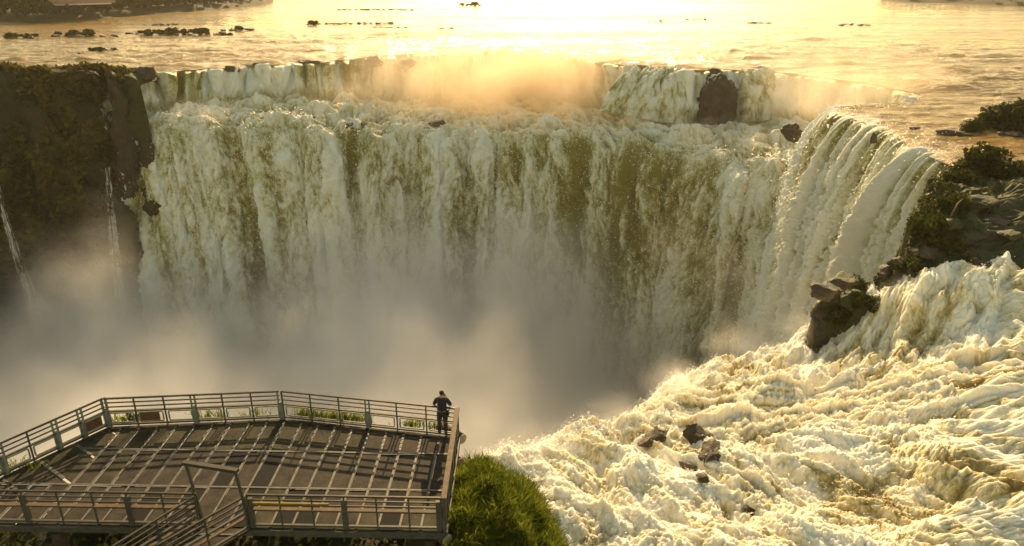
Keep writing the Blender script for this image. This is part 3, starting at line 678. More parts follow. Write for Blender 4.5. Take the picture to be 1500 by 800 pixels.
# bushes standing in the river at the right edge
bm_ = [shrub_meshes(60+i, (2.0, 1.6, 1.3), 40, 80, .2, M['leaf']) for i in range(2)]
for i, (a, b, s, lab) in enumerate([(1468, 186, 1.25, 'big dark bush standing in the river at the right edge'), (1500, 190, 1.4, 'bush cut by the right edge of the frame beside the big one'), (1424, 192, .55, 'small round bush left of the big river bush'), (1535, 185, 1.3, 'bush just past the right river bushes')]):
    p = atz(a, b, ZR); plant('bush', p, bm_[i % 2], ('foliage', 'stem'), lab, 'bush', 'bushes in the river', s, i*1.7)
for i, (a, b, w, dpt, h, lab) in enumerate([(1395, 196, 4.5, 1.2, .35, 'long low rock ledge left of the river bushes'), (1480, 199, 5.5, 1.4, .5, 'dark rock shelf under the river bushes'), (1425, 236, 2.6, 1.0, .35, 'low wet rock where the tongue meets the bank'), (1340, 188, 2.0, .7, .25, 'thin rock sliver breaking the tongue surface'),
                                            (1470, 243, 2.4, .8, .35, 'flat rock in the shallow channel at right')]):
    p = atz(a, b, ZR); rock('river_rock', (p[0], p[1], ZR+.05), (w*.5, dpt, h), 80+i, M['rock'], lab, 'rock', 'rocks on the river tongue', .1*i)
p = atz(1280, 203, -1.6); rock('river_rock', p, (.45, .5, .7), 90, M['rock'], 'small brown rock splitting the ribbed fall near its lip', 'rock')
p = atz(1338, 228, -2.2); rock('river_rock', p, (.9, .6, .8), 91, M['rock'], 'dark wet rock showing through the middle of the ribbed fall', 'rock')
# driftwood branches
mb = MB(); p0 = atz(1392, 318, -.6); p1 = atz(1412, 290, .3); mb.tube([p0, (p0+p1)/2 + np.array([0, 0, .3]), p1], [.07, .06, .03], 6)
o = mb.build('driftwood', M['wood'], smooth=True); tag(o, 'bare pale branch leaning on the rock bank', 'branch')

# ------------------------------------------------------------------ rock island at the rim and rocks on the ledge
isl = atd(1046, 182, 133.0)
rock('island_rock', (isl[0]+.1, isl[1]+.2, isl[2]+2.6), (4.0, 3.6, 6.0), 31, M['rock'], 'big brown dome of bare rock between two white cascades', 'rock', sub=5, rough=.22, facet=.12)
q = atd(1046, 112, 136.0); rock('island_rock', (q[0], q[1], q[2]-.2), (2.6, 2.0, 1.6), 33, M['rock'], 'smaller dark cap rock on the rim above the dome', 'rock')
q = atd(970, 120, 137.0); rock('island_rock', (q[0], q[1], q[2]-.6), (2.6, 1.8, 1.4), 34, M['rock'], 'low rock under the veil of water left of the dome', 'rock')
q = atd(1160, 186, 108.0); rock('ledge_rock', (q[0]+.5, q[1]+.5, q[2]-1.1), (2.6, 1.6, 1.5), 35, M['rock'], 'dark slanting rock poking out beside the ribbed fall', 'rock', rz=.5)
q = atd(592, 84, 158.0); rock('rim_rock', (q[0], q[1]+1, q[2]-1.6), (3.4, 2.2, 1.6), 36, M['rock'], 'dark rock on the rim where the mist begins', 'rock')
q = atd(405, 170, 129.0); rock('ledge_rock', (q[0], q[1], q[2]-.2), (3.6, 1.8, .9), 37, M['rock'], 'brown wet rock on the left part of the ledge', 'rock')
q = atd(520, 178, 131.0); rock('ledge_rock', (q[0], q[1], q[2]-.9), (3.8, 1.5, .9), 38, M['rock'], 'dark rock awash at the lip left of centre', 'rock')
for i, (a_, b_, d_, sc_, lab) in enumerate([(378, 91, 146, (3.0, 1.6, 1.0), 'dark rocks on the rim above the left step'), (455, 87, 150, (2.4, 1.4, .8), 'low dark rock on the rim left of the mist'), (548, 82, 157, (2.2, 1.6, 1.2), 'brown rim rock just left of the mist'), (338, 97, 141, (1.6, 1.2, .8), 'small rim rock over the olive chute'),
                                            (884, 88, 150, (2.6, 1.6, 1.0), 'brown rock on the rim right of the mist'), (935, 96, 143, (2.0, 1.4, .9), 'rim rock at the top of the white veil'), (1115, 98, 139, (2.0, 1.4, .9), 'dark rim rock at the right end of the step'), (455, 170, 131, (2.6, 1.6, .7), 'wet brown rock awash on the ledge'),
                                            (640, 176, 137, (3.0, 1.6, .7), 'brown water covered rock near the lip centre'), (209, 108, 127, (2.6, 2.2, 1.6), 'brown rock at the left end of the rim next to the buttress')]):
    q = atd(a_, b_, d_); rock('rim_rock' if i < 7 or i == 9 else 'ledge_rock', (q[0], q[1], q[2]-sc_[2]*(.75 if i < 9 else .3)), sc_, 160+i, M['rock'], lab, 'rock')
# veil of white water around the dome
def veil(pts_top, pts_bot, label, seed, N=160, Mv=130, out=1.6, am=1.0):
    a = np.array(pts_top); b = np.array(pts_bot); k = np.linspace(0, 1, N)
    A = np.stack([np.interp(k, np.linspace(0, 1, len(a)), a[:, i]) for i in range(3)], -1); B = np.stack([np.interp(k, np.linspace(0, 1, len(b)), b[:, i]) for i in range(3)], -1)
    v = np.linspace(0, 1, Mv)[:, None, None]
    P = A[None]*(1-v) + B[None]*v; P[..., 2] += (np.sin(v[..., 0]*math.pi)*out)
    P[..., 1] -= (np.sin(v[..., 0]*math.pi)*out*.4)
    n, S, T = sheet_frame(P)
    c1 = billow(S/1.5, T/3.5, seed, 4, gain=.6); c2 = billow(S/3.3, T/9, seed+3, 2)
    edge = np.minimum(np.linspace(0, 1, N), 1-np.linspace(0, 1, N))[None]
    P = P + n*((c1*1.3 + c2*1.8 - .6 - 1.6*np.exp(-edge/.05))*am)[..., None]
    o = grid_obj('waterfall', P, M['fall'], uv=np.stack([S, T], -1), attrs={'foam': .62 + (c1-.25)*1.3 + (c2-.2)*.8})
    return tag(o, label, kind='structure')
veil([atz(x_, 98, ZR-.1) + np.array([0, -1, 0]) for x_ in (915, 950, 985, 1012)], [atd(x_, y_, 130.5) for x_, y_ in ((880, 160), (925, 172), (972, 180), (1018, 184))], 'white veil of water sliding over rocks left of the dome', 4.0)
veil([atz(x_, 99, ZR-.1) + np.array([0, -1, 0]) for x_ in (1078, 1098, 1118, 1140)], [atd(x_, y_, 131) for x_, y_ in ((1088, 178), (1108, 178), (1130, 176), (1155, 172))], 'white cascade falling right of the brown dome', 9.0)

# rocks showing through the rapids
RG = (rap.data, )
def rap_z(x, y):
    i = np.argmin((P_r[..., 0]-x)**2 + (P_r[..., 1]-y)**2); return P_r[..., 2].ravel()[i]
P_r = np.empty(len(rap.data.vertices)*3, np.float32); rap.data.vertices.foreach_get('co', P_r); P_r = P_r.reshape(-1, 3)
for i, (a, b, w, dpt, h, lab) in enumerate([(1022, 642, .95, .7, .8, 'tall dark rock standing in the rapids'), (1042, 668, 1.0, .7, .5, 'jagged brown rock just below the tall rapids rock'), (1012, 684, .6, .45, .32, 'small rock at the lower left of the rapids rocks'), (1030, 700, .45, .3, .28, 'lowest small rock of the rapids cluster'),
                                            (958, 638, 1.0, .6, .42, 'low wet rock awash left of the tall rapids rock'), (1100, 738, .8, .6, .35, 'dark rock almost covered by foam near the bottom'), (1484, 412, 1.1, .6, .4, 'dark rock in the crest of the rapids at right')]):
    p = atz(a, b, -4.4)
    for _ in range(4): p = atz(a, b, rap_z(p[0], p[1]))
    rock('rapids_rock', (p[0], p[1], p[2] - h*(.05 if i < 4 else .3)), (w, dpt, h), 40+i, M['rock'], lab, 'rock', 'rocks in the rapids', i*.9)

# ------------------------------------------------------------------ islets upstream
islets = [(28, 55, 30, 1.5, 'leafy islet at the far left of the river'), (110, 52, 30, 1.3, 'bushy islet second from the left'), (165, 52, 16, .6, 'flat rocky islet trailing right of the bushy one'), (262, 50, 85, 1.3, 'longest rocky islet with shrubs along it'),
          (345, 44, 26, .9, 'small islet off the right end of the longest one'), (235, 36, 26, .6, 'low line of rocks behind the longest islet'), (152, 74, 26, 1.1, 'nearest shrubby islet in front of the cliff top'), (115, 78, 8, .5, 'lone dark rock left of the nearest shrubby islet'), (270, 73, 24, .5, 'low bare rocks in the current left of centre'), (455, 36, 9, 1.0, 'tiny shrubby rock in the middle channel'),
          (520, 34, 60, .6, 'strip of dark rocks left of the glare'), (572, 40, 30, .7, 'strip of brown rocks nearest to the glare'), (650, 41, 18, .35, 'faint thin rock bar below the glare'), (690, 8, 16, .8, 'distant rocks beside the sun glare'), (550, 14, 60, .4, 'thin far line of rocks crossing the river left of the sun glare'), (1110, 33, 22, .4, 'faint rock bar right of the glare'), (1020, 28, 18, .4, 'faint rock bar just right of the glare'),
          (960, 31, 14, .35, 'faint dark speck line beside the glare'), (1250, 36, 26, .35, 'faint line of rocks towards the right bank')]
im = [shrub_meshes(70+i, (1.6, 1.2, 1.0), 22, 40, .34, M['leaf']) for i in range(3)]
rg = np.random.RandomState(5)
for i, (a, b, wpx, hh, lab) in enumerate(islets):
    p = atz(a, b, ZR); w = wpx*p[1]/1150*1.05
    e = empty('islet', (p[0], p[1], ZR)); tag(e, lab, 'islet', 'islets in the upper river')
    nr = int(np.clip(w*.9, 3, 14))
    for k in range(nr):
        V, F = rock_geo(100+i*9+k, (w/nr*rg.uniform(.6, 1.5), 1.5*rg.uniform(.5, 1.2), (.22+.25*hh)*rg.uniform(.4, 1.3)), 3)
        o = obj_np('rock', V, F, M['rock'], e); o.location = ((k+.5)/nr*2*w*.9 - w*.9, rg.uniform(-1.5, 1.5), 0)
    if hh > .75:
        for k in range(int(2 + w/1.8)):
            s = hh*rg.uniform(.3, .9)*p[1]/210
            for me, nm in zip(im[(i+k) % 3], ('shrub', 'stem')):
                o = link(bpy.data.objects.new(nm, me), e); o.scale = (s, s, s*.8); o.location = (rg.uniform(-w*.8, w*.7), rg.uniform(-1, 1), .2); o.rotation_euler = (0, 0, k*1.1)

# ------------------------------------------------------------------ far banks with trees and a low building
def bank_sheet(pts, label, depth=140, h=2.5):
    A = np.array([atz(a, b, ZR) for a, b in pts]); N = 120; k = np.linspace(0, 1, N)
    A = np.stack([np.interp(k, np.linspace(0, 1, len(A)), A[:, i]) for i in range(3)], -1)
    v = np.linspace(0, 1, 30)[:, None]
    P = np.repeat(A[None], 30, 0); dirn = A[:, :2]/np.linalg.norm(A[:, :2], axis=1)[:, None]
    P[..., 0] += dirn[None, :, 0]*v*depth; P[..., 1] += dirn[None, :, 1]*v*depth
    P[..., 2] = ZR - .6 + h*smooth01(0, .1, v) + fbm(P[..., 0]/12, P[..., 1]/12, 1, 3)*.8
    o = grid_obj('far_bank', P, M['soil']); return tag(o, label, kind='structure')
lb = [(-900, 44), (-300, 38), (-80, 34), (0, 31), (60, 34), (180, 24), (300, 15), (388, 7), (400, 3)]
bank_sheet(lb, 'wooded far bank on the left')
rb = [(1290, 0), (1330, 3), (1400, 4), (1500, 9), (1700, 14), (2300, 30)]
bank_sheet(rb, 'low far bank on the right')
def tree_meshes(seed):
    rg = np.random.RandomState(seed); h = 9.0
    pts, c = clumps(rg, 34, 44, (3.3, 3.3, 2.9), 1.15, .75); pts[:, 2] += h*.56; c[:, 2] += h*.56
    V, F, t = leaf_cloud(pts, .55, rg, .3)
    cr = mesh_np('crown', V, F, M['leaf'], smooth=False, attrs={'tone': t})
    mb = MB(); mb.tube([(0, 0, -1), (.1, 0, h*.3), (-.1, .1, h*.55), (0, 0, h*.8)], [.32, .24, .17, .06], 7)
    for i in range(6): mb.tube([(0, 0, h*(.28+.05*i)), tuple(c[i]*.5 + np.array([0, 0, h*.2])), tuple(c[i])], [.13, .09, .03], 5)
    me = bpy.data.meshes.new('trunk'); me.from_pydata(mb.V, [], mb.F); me.materials.append(M['bark'])
    return cr, me
tm = [tree_meshes(200+i) for i in range(4)]
rg = np.random.RandomState(11)
for r in range(4):
    for i, a in enumerate(np.linspace(-60, 394, 44 - r*7)):
        a = a + rg.uniform(-6, 6); b = np.interp(a, [p_[0] for p_ in lb], [p_[1] for p_ in lb]) - .6
        p = atz(a, b, ZR); y = p[1] + 4 + r*9 + rg.uniform(-2, 3); s = rg.uniform(.55, 1.15)*(1 if r else .6)*(1 - .6*smooth01(260, 395, a))
        plant('tree', (p[0]*y/p[1], y, .3), tm[(i+r) % 4], ('crown', 'trunk'), 'small bushy tree at the water edge of the wooded left bank' if r == 0 else ('bushy tree in the front row of the wood on the left far bank', 'tree in the middle rows of the wood on the left far bank', 'tree at the back of the wood on the left far bank')[r-1], 'tree', 'trees along the water edge of the left bank' if r == 0 else 'trees in the wood on the left bank', s, rg.uniform(0, 6))
for i, a in enumerate(np.linspace(1288, 1560, 34)):
    b = np.interp(a, [p_[0] for p_ in rb], [p_[1] for p_ in rb]) - .5; p = atz(a, b, ZR); y = p[1] + 3 + rg.uniform(0, 14)
    plant('tree', (p[0]*y/p[1], y, .2), tm[i % 4], ('crown', 'trunk'), 'tree on the distant low bank at the upper right', 'tree', 'trees on the right far bank', rg.uniform(.3, .62), rg.uniform(0, 6))
M['wall'] = plain('pinkish plaster', (.36, .22, .17), .8); M['eave'] = plain('pale eave', (.62, .55, .45), .6); M['roof'] = plain('tiled roof', (.2, .09, .06), .8)
bp0 = atd(50, 9, 272); bp1 = atd(166, 8, 290)
bl_ = empty('riverside_building', (0, 0, 0)); tag(bl_, 'long low pinkish building with a pale eave among the trees of the left bank', 'building')
zt = bp0[2] + .6
m = MB(); m.bar((bp0[0], bp0[1], zt+2.4), (bp1[0], bp1[1], zt+2.4), 6, 5.0); m.build('wall', M['wall'], bl_)
m = MB(); m.bar((bp0[0]-1, bp0[1]-3.3, zt-.3), (bp1[0]+1, bp1[1]-3.3, zt-.3), 1.0, .5); m.build('eave', M['eave'], bl_)
m = MB(); m.bar((bp0[0]-1, bp0[1], zt+5.5), (bp1[0]+1, bp1[1], zt+5.5), 7.4, 1.0); m.build('roof', M['roof'], bl_)
for i in range(9):
    f = (i+.7)/9.4; q = bp0*(1-f) + bp1*f; m = MB(); m.bar((q[0]-.9, q[1]-3.05, zt+2.2), (q[0]+.9, q[1]-3.05, zt+2.2), .12, 1.5); w_ = m.build('window', M['dark'], bl_)

# ------------------------------------------------------------------ mist and haze
def mist_mat(name, expr, color=(1.0, .97, .965), aniso=.3):
    t = NT(name); dens = expr(t)
    pv = t.n('ShaderNodeVolumePrincipled', {'Color': (*color, 1), 'Density': dens, 'Anisotropy': aniso})
    t.t.links.new(pv.outputs[0], t.out.inputs['Volume'])
    return t.m
def box_obj(name, lo, hi, mat):
    m = MB(); x0, y0, z0 = lo; x1, y1, z1 = hi
    m.prism([(x0, y0), (x1, y0), (x1, y1), (x0, y1)], z0, z1); return m.build(name, mat)
def gorge(t):
    p = t.pos(); s = t.n('ShaderNodeSeparateXYZ', {0: p})
    n1 = t.noise(p, .034, 2, .5); n3 = t.noise(p, .11, 4, .65)
    zz = t.math('ADD', s.outputs['Z'], t.math('MULTIPLY', t.math('SUBTRACT', n1, .5), -62.0)); zz = t.math('ADD', zz, t.math('MULTIPLY', t.math('SUBTRACT', n3, .5), -30.0))
    d = t.n('ShaderNodeMapRange', {'Value': zz, 'From Min': -20.0, 'From Max': -46.0, 'To Min': 0.0, 'To Max': 1.0}).outputs[0]
    d = t.math('POWER', d, 1.6)
    ex = t.n('ShaderNodeMapRange', {'Value': s.outputs['Z'], 'From Min': -12.0, 'From Max': -20.0}).outputs[0]
    fx = t.n('ShaderNodeMapRange', {'Value': s.outputs['X'], 'From Min': 44.0, 'From Max': 20.0}).outputs[0]
    d = t.math('MULTIPLY', t.math('MULTIPLY', d, ex), fx)
    return t.math('MULTIPLY', d, .085)
tag(box_obj('mist', (-150, 38, -56.5), (45, 128, -12), mist_mat('gorge mist', gorge)), 'peach grey mist filling the gorge under the falls', 'mist', kind='stuff')
def puff(k, sc):
    def f(t):
        o = t.objc(); ln = t.n('ShaderNodeVectorMath', {0: o}, operation='LENGTH').outputs['Value']
        fall_ = t.n('ShaderNodeMapRange', {'Value': ln, 'From Min': 1.0, 'From Max': .0}, interpolation_type='SMOOTHSTEP').outputs[0]
        n1 = t.noise(t.pos(), sc, 4, .6); n1 = t.n('ShaderNodeMapRange', {'Value': n1, 'From Min': .38, 'From Max': .7}).outputs[0]
        return t.math('MULTIPLY', t.math('MULTIPLY', fall_, n1), k)
    return f
mA, mB = mist_mat('step mist', puff(.19, .13), (1.0, .85, .64), aniso=.3), mist_mat('lip mist', puff(.10, .2), aniso=.2)  # step mist: orange sunlight put into the colour of otherwise white mist
def puff_obj(loc, sc, mat, label):
    V, F = ICO[3]; o = obj_np('mist', V, F, mat); o.location = loc; o.scale = sc
    return tag(o, label, 'mist', kind='stuff')
q = atd(700, 125, 155); puff_obj((q[0], q[1], q[2]+1), (44, 16, 13), mA, 'golden mist rising from the first step left of centre')
q = atd(830, 118, 150); puff_obj((q[0], q[1], q[2]+1), (38, 15, 13), mA, 'mist tinted with orange sunlight hanging over the rim at the centre')
q = atd(1255, 130, 115); puff_obj((q[0], q[1], q[2]), (20, 11, 8), mA, 'bright golden mist above the hidden chasm at right')
q = atd(740, 150, 146); puff_obj((q[0], q[1], q[2]+1), (52, 24, 10), mist_mat('ledge mist', puff(.07, .08), (1.0, .88, .70), aniso=.2), 'thin golden mist drifting over the whole ledge')  # ledge mist also has golden sunlight tinted into its colour
q = atd(1060, 205, 118); puff_obj((q[0], q[1], q[2]), (12, 8, 4), mB, 'pale spray over the ledge below the dome')
q = atd(955, 172, 131); puff_obj((q[0], q[1]-2, q[2]), (10, 5, 3.6), mA, 'warm spray at the foot of the white veil')
q = atd(1110, 172, 131); puff_obj((q[0], q[1]-2, q[2]), (9, 5, 3.6), mA, 'warm spray at the foot of the cascade right of the dome')
q = atd(450, 142, 146); puff_obj((q[0], q[1]-2, q[2]), (18, 6, 4), mA, 'warm spray at the foot of the step left of the orange mist')
q = atd(290, 165, 128); puff_obj((q[0], q[1], q[2]), (12, 6, 3.5), mB, 'pale spray at the foot of the left step')
mL = mist_mat('rapids spray mist', puff(.20, .6), aniso=.3)
for (a, b, zz, sc, lab) in ((800, 645, -3.9, (2.6, 2.2, 1.1), 'soft spray at the near left lip of the rapids'), (905, 612, -4.7, (2.6, 2.2, 1.3), 'soft spray on the lip of the rapids left of centre'), (985, 556, -5.5, (2.4, 2.6, 1.5), 'soft spray at the middle bend of the rapids lip'),
                            (1075, 500, -6.4, (2.8, 2.4, 1.4), 'soft spray at the far lip of the rapids'), (1175, 480, -6.8, (2.6, 2.0, 1.2), 'soft spray below the mossy outcrop'), (1330, 430, -3.2, (2.4, 2.0, 1.2), 'spray thrown up behind the rapids crest')):
    puff_obj(atz(a, b, zz), sc, mL, lab)
tag(box_obj('haze', (-3200, -60, -62), (3900, 3800, 18.5), mist_mat('warm haze', lambda t: t.n('ShaderNodeValue').outputs[0], (1.0, .90, .72), .3)), 'thin golden evening haze over the whole valley', 'haze', kind='stuff')
bpy.data.materials['warm haze'].node_tree.nodes['Value'].outputs[0].default_value = .00011

# ------------------------------------------------------------------ viewing platform
YAW = R(1.5); ed = np.array([math.sin(YAW), math.cos(YAW)]); ee = np.array([math.cos(YAW), -math.sin(YAW)])
org = atz(420.6, 661.9, 0)[:2]                                       # strip 0 on the far joint
def D2(s, t): return org + ee*s + ed*t                              # s to the right, t away from the camera (metres)
def toST(p): q = np.asarray(p)[:2] - org; return np.array([q @ ee, q @ ed])
far_l, far_m = (toST(atz(a, b, 0)) for a, b in ((159, 624.5), (416, 613)))
far_r = toST(atz(671, 598, 1.15))
lft = toST(atz(0, 699, 0)); lft2 = far_l + (lft - far_l)*1.65
near_t = toST(atz(646, 779, 0))[1]; nr = np.array([toST(atz(648, 751, 1.15))[0], near_t])
outline = [np.array([lft2[0], near_t]), np.array([nr[0], near_t]), far_r, far_m, far_l, lft2]
def clip(poly, a, b):                                                # keep what lies left of a->b
    out = []; d = b - a
    def s(p): return d[0]*(p[1]-a[1]) - d[1]*(p[0]-a[0])
    for i in range(len(poly)):
        p, q = poly[i], poly[(i+1) % len(poly)]; sp, sq = s(p), s(q)
        if sp >= 0: out.append(p)
        if sp*sq < 0: out.append(p + (q-p)*(sp/(sp-sq)))
    return out
def clip_all(poly, shrink=0.0):
    for i in range(len(outline)):
        a, b = outline[i], outline[(i+1) % len(outline)]; d = (b-a)/np.linalg.norm(b-a); nn_ = np.array([-d[1], d[0]])*shrink
        poly = clip(poly, a+nn_, b+nn_)
        if len(poly) < 3: return []
    return poly
def poly_area(p): return abs(sum(p[i][0]*p[(i+1) % len(p)][1] - p[(i+1) % len(p)][0]*p[i][1] for i in range(len(p))))/2
deck = empty('viewing_platform', (*D2(0, 0), 0)); tag(deck, 'brown steel grating viewing platform with pale strips over the misty gorge', 'platform')
dl = Vector(deck.location)
def dpart(mb, name, mat, bevel=0.0, smooth=False, parent=deck):
    mb.V = [tuple(Vector(v) - dl) for v in mb.V]; return mb.build(name, mat, parent, smooth, bevel)
SP = (atz(639, 661.9, 0) - atz(420.6, 661.9, 0))[0]/8.0
tr = [0.0, toST(atz(520, 717, 0))[1], near_t]                       # the cross joints
kmin, kmax = -20, 9
kL = -10
rg = np.random.RandomState(21)
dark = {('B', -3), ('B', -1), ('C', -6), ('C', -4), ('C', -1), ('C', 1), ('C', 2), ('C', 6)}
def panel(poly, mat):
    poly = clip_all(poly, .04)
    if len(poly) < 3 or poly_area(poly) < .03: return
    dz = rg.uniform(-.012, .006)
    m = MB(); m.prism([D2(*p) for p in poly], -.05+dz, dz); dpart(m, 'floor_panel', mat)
hw = .04
for row, t0, t1 in (('A', tr[0], 5.0), ('B', tr[1], tr[0]), ('C', near_t, tr[1])):
    for k in range(kmin, kmax+1):
        if row != 'C' and k < kL: continue
        s0, s1 = k*SP + hw, (k+1)*SP - hw
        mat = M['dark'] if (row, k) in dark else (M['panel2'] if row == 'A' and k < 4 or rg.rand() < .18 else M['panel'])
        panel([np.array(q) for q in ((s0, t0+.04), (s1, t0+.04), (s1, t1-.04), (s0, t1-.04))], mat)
# left wing: panels square to the slanting rail
wd = (far_l - lft2)/np.linalg.norm(far_l - lft2); wn_ = np.array([wd[1], -wd[0]])
L = np.linalg.norm(far_l - lft2); nb = int(L/1.15)
wing = [np.array([kL*SP-hw, tr[1]+.04]), np.array([kL*SP-hw, 6.0]), np.array([-16, 6.0]), np.array([-16, tr[1]+.04])]
wing_cw = sum(wing[j][0]*wing[(j+1) % 4][1]-wing[(j+1) % 4][0]*wing[j][1] for j in range(4)) < 0
for i in range(nb+2):
    a = lft2 + wd*(i*1.15+.05); b = lft2 + wd*((i+1)*1.15-.05)
    poly = [a - wn_*1, a + wn_*6, b + wn_*6, b - wn_*1]; poly = poly[::-1] if (poly[1]-poly[0])[0]*(poly[2]-poly[1])[1]-(poly[1]-poly[0])[1]*(poly[2]-poly[1])[0] < 0 else poly
    for j in range(4):
        q0, q1 = wing[j], wing[(j+1) % 4]
        poly = clip(poly, *((q1, q0) if wing_cw else (q0, q1))) if len(poly) > 2 else poly
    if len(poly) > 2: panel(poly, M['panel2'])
def strip(a, b, w, dashed=False, parent=deck):
    a, b = np.asarray(a, float), np.asarray(b, float); ln = np.linalg.norm(b-a)
    pcs = [(0, 1)] if not dashed else [(i/5+.03, (i+.62)/5+.02) for i in range(5)]
    for f0, f1 in pcs:
        m = MB(); p, q = D2(*(a+(b-a)*f0)), D2(*(a+(b-a)*f1)); m.bar((*p, .012), (*q, .012), w, .024); dpart(m, 'joint_strip', M['strip'])
def far_edge(s):                                                     # far rim of the deck above this s
    xs = [lft2, far_l, far_m, far_r]; return np.interp(s, [q[0] for q in xs], [q[1] for q in xs])
for k in range(kmin, kmax+1):
    s = k*SP
    if s > nr[0]-.1 or s < lft2[0]: continue
    if k >= kL:
        strip((s, tr[1]+.05), (s, min(tr[0], far_edge(s))-.05), .068); 
        if far_edge(s) > .25: strip((s, tr[0]+.05), (s, far_edge(s)-.12), .068, True)
    strip((s, near_t+.06), (s, min(tr[1], far_edge(s)-.1)-.05), .066)
def cross(t, s0):
    strip((s0, t), (far_r[0]-.12 + (t/near_t)*(nr[0]-far_r[0]) if t < 0 else far_r[0]-.1, t), .07)
cross(tr[0], kL*SP-.8); cross(tr[1], lft2[0]+1.2)
for i in range(nb+1):
    a = lft2 + wd*(i*1.15); b = a + wn_*(1.25 + .5*(i % 2)); 
    if b[0] < kL*SP and a[1] > tr[1]+.3: strip(a + wn_*.25, b, .1)
m = MB(); m.bar((*D2(kL*SP, tr[1]), .012), (*D2(kL*SP, tr[0]), .012), .1, .024)
# fascia beams round the edge, logs under the deck, columns
for i in range(len(outline)):
    a, b = outline[i], outline[(i+1) % len(outline)]
    if i == len(outline)-1: continue
    d = (b-a)/np.linalg.norm(b-a)
    m = MB(); m.bar((*D2(*(a+d*.02)), -.14), (*D2(*(b-d*.02)), -.14), .1, .2); dpart(m, 'edge_beam', M['steel'], .01)
ends = [(677, 641), (673, 676), (663, 730), (655, 789)]
for i, (a, b) in enumerate(ends):
    e_ = toST(atz(a, b, -.28))
    m = MB(); ax_ = np.array([.75, -.66]); p, q = D2(*(e_-ax_*1.2)), D2(*e_); m.tube([(*p, -.34), (*q, -.34)], .19, 14); lo = dpart(m, 'log_beam', M['bark'], smooth=True)
    m = MB(); p2 = D2(*(e_+ax_*.03)); m.tube([(*q, -.34), (*p2, -.34)], .185, 14); dpart(m, 'log_end', M['logend'], parent=deck)
for s_, t_ in ((nr[0]-.5, near_t+.4), (nr[0]-.5, .4), (-1.5, near_t+.4), (-1.5, .6), (-6, near_t+.4), (-6, .4)):
    m = MB(); p = D2(s_, t_); m.tube([(*p, -.55), (*p, -6.5)], .2, 10); dpart(m, 'column', M['bark'], smooth=True)

# railings: posts, three thin rails above, a row of framed openings below
RH = 1.15
def railing(a, b, label, bays, boards=(), thick=(), name='railing', frames=True, post_mat=None, ends_=(True, True), gap=()):
    a, b = np.asarray(a, float), np.asarray(b, float); ln = np.linalg.norm(b-a)
    pa = D2(*a); e = empty(name, (*pa, 0)); tag(e, label, 'railing', 'railings of the viewing platform'); o0 = Vector(e.location)
    def part(mb, nm, mat, bv=0.0, parent=e):
        mb.V = [tuple(Vector(v) - o0) for v in mb.V]; return mb.build(nm, mat, parent, False, bv)
    def pt(f, z): p = D2(*(a + (b-a)*f)); return (*p, z)
    for z_, w_ in ((RH, .055), (RH-.17, .04), (RH-.34, .04)):
        m = MB(); m.bar(pt(0, z_), pt(1, z_), w_, w_); part(m, 'top_rail' if z_ == RH else 'rail', M['darksteel'])
    m = MB(); m.bar(pt(0, RH-.52), pt(1, RH-.52), .08, .05); part(m, 'rail', M['steel'])
    m = MB(); m.bar(pt(0, .09), pt(1, .09), .07, .06); part(m, 'bottom_rail', M['steel'])
    for i in range(bays+1):
        f = i/bays
        if (i == 0 and not ends_[0]) or (i == bays and not ends_[1]): continue
        if i in thick:
            m = MB(); d = (b-a)/ln*.07; q = a + (b-a)*f
            for sg in (-1, 1): m.bar((*D2(*(q+d*sg)), .0), (*D2(*(q+d*sg)), RH+.02), .05, .05)
            m.bar((*D2(*q), .0), (*D2(*q), RH*.62), .15, .09); part(m, 'post', M['pale'])
        else:
            m = MB(); m.bar(pt(f, .0), pt(f, RH-.03), .045, .045); part(m, 'post', M['steel'])
    if frames:
        for i in range(bays):
            f0, f1 = (i + .1)/bays, (i + .9)/bays; z0, z1 = .17, RH-.6
            m = MB()
            m.bar(pt(f0, z0), pt(f1, z0), .04, .04); m.bar(pt(f0, z1), pt(f1, z1), .04, .04)
            m.bar(pt(f0, z0+.021), pt(f0, z1-.021), .04, .04); m.bar(pt(f1, z0+.021), pt(f1, z1-.021), .04, .04)
            fr = part(m, 'frame', M['pale'])
            if i in boards:
                m = MB(); m.bar(pt(f0+.02/bays, (z0+z1)/2), pt(f1-.12/bays, (z0+z1)/2), .03, z1-z0-.06); part(m, 'board', M['wooddark'])
    return e, part, pt
sh = .03
railing(lft2 + wn_*sh, far_l + wn_*sh, 'slanting left outer railing with one brown board', 7, boards=(6,), thick=(1, 3, 5, 6, 7))
railing(far_l + [.06, -sh], far_m + [-.04, -sh], 'far railing left of the bend with a brown board', 6, boards=(1,), thick=(0, 3, 6))
railing(far_m + [.04, -sh], far_r + [-.08, -sh], 'far railing right of the bend where the person stands', 6, thick=(3,))
# right side: weathered timber top and rails
a, b = far_r + [-.03, 0], nr + [-.03, .02]
pa = D2(*a); e = empty('railing', (*pa, 0)); tag(e, 'right side railing with a worn timber cap beside the grass mound', 'railing', 'railings of the viewing platform')
o0 = Vector(e.location)
def rpart(mb, nm, mat, bv=0.0): mb.V = [tuple(Vector(v) - o0) for v in mb.V]; return mb.build(nm, mat, e, False, bv)
def pt(f, z): p = D2(*(a + (b-a)*f)); return (*p, z)
m = MB(); m.bar(pt(0, RH-.0), pt(1, RH-.0), .17, .05); rpart(m, 'handrail', M['wood'], .01)
for z_ in (.25, .52, .8):
    m = MB(); m.bar(pt(.002, z_), pt(.998, z_), .05, .12); rpart(m, 'rail', M['steel'])
for i in range(7):
    m = MB(); m.bar(pt(.01+.98*i/6, -.2), pt(.01+.98*i/6, RH-.03), .09, .09); rpart(m, 'post', M['steel'])
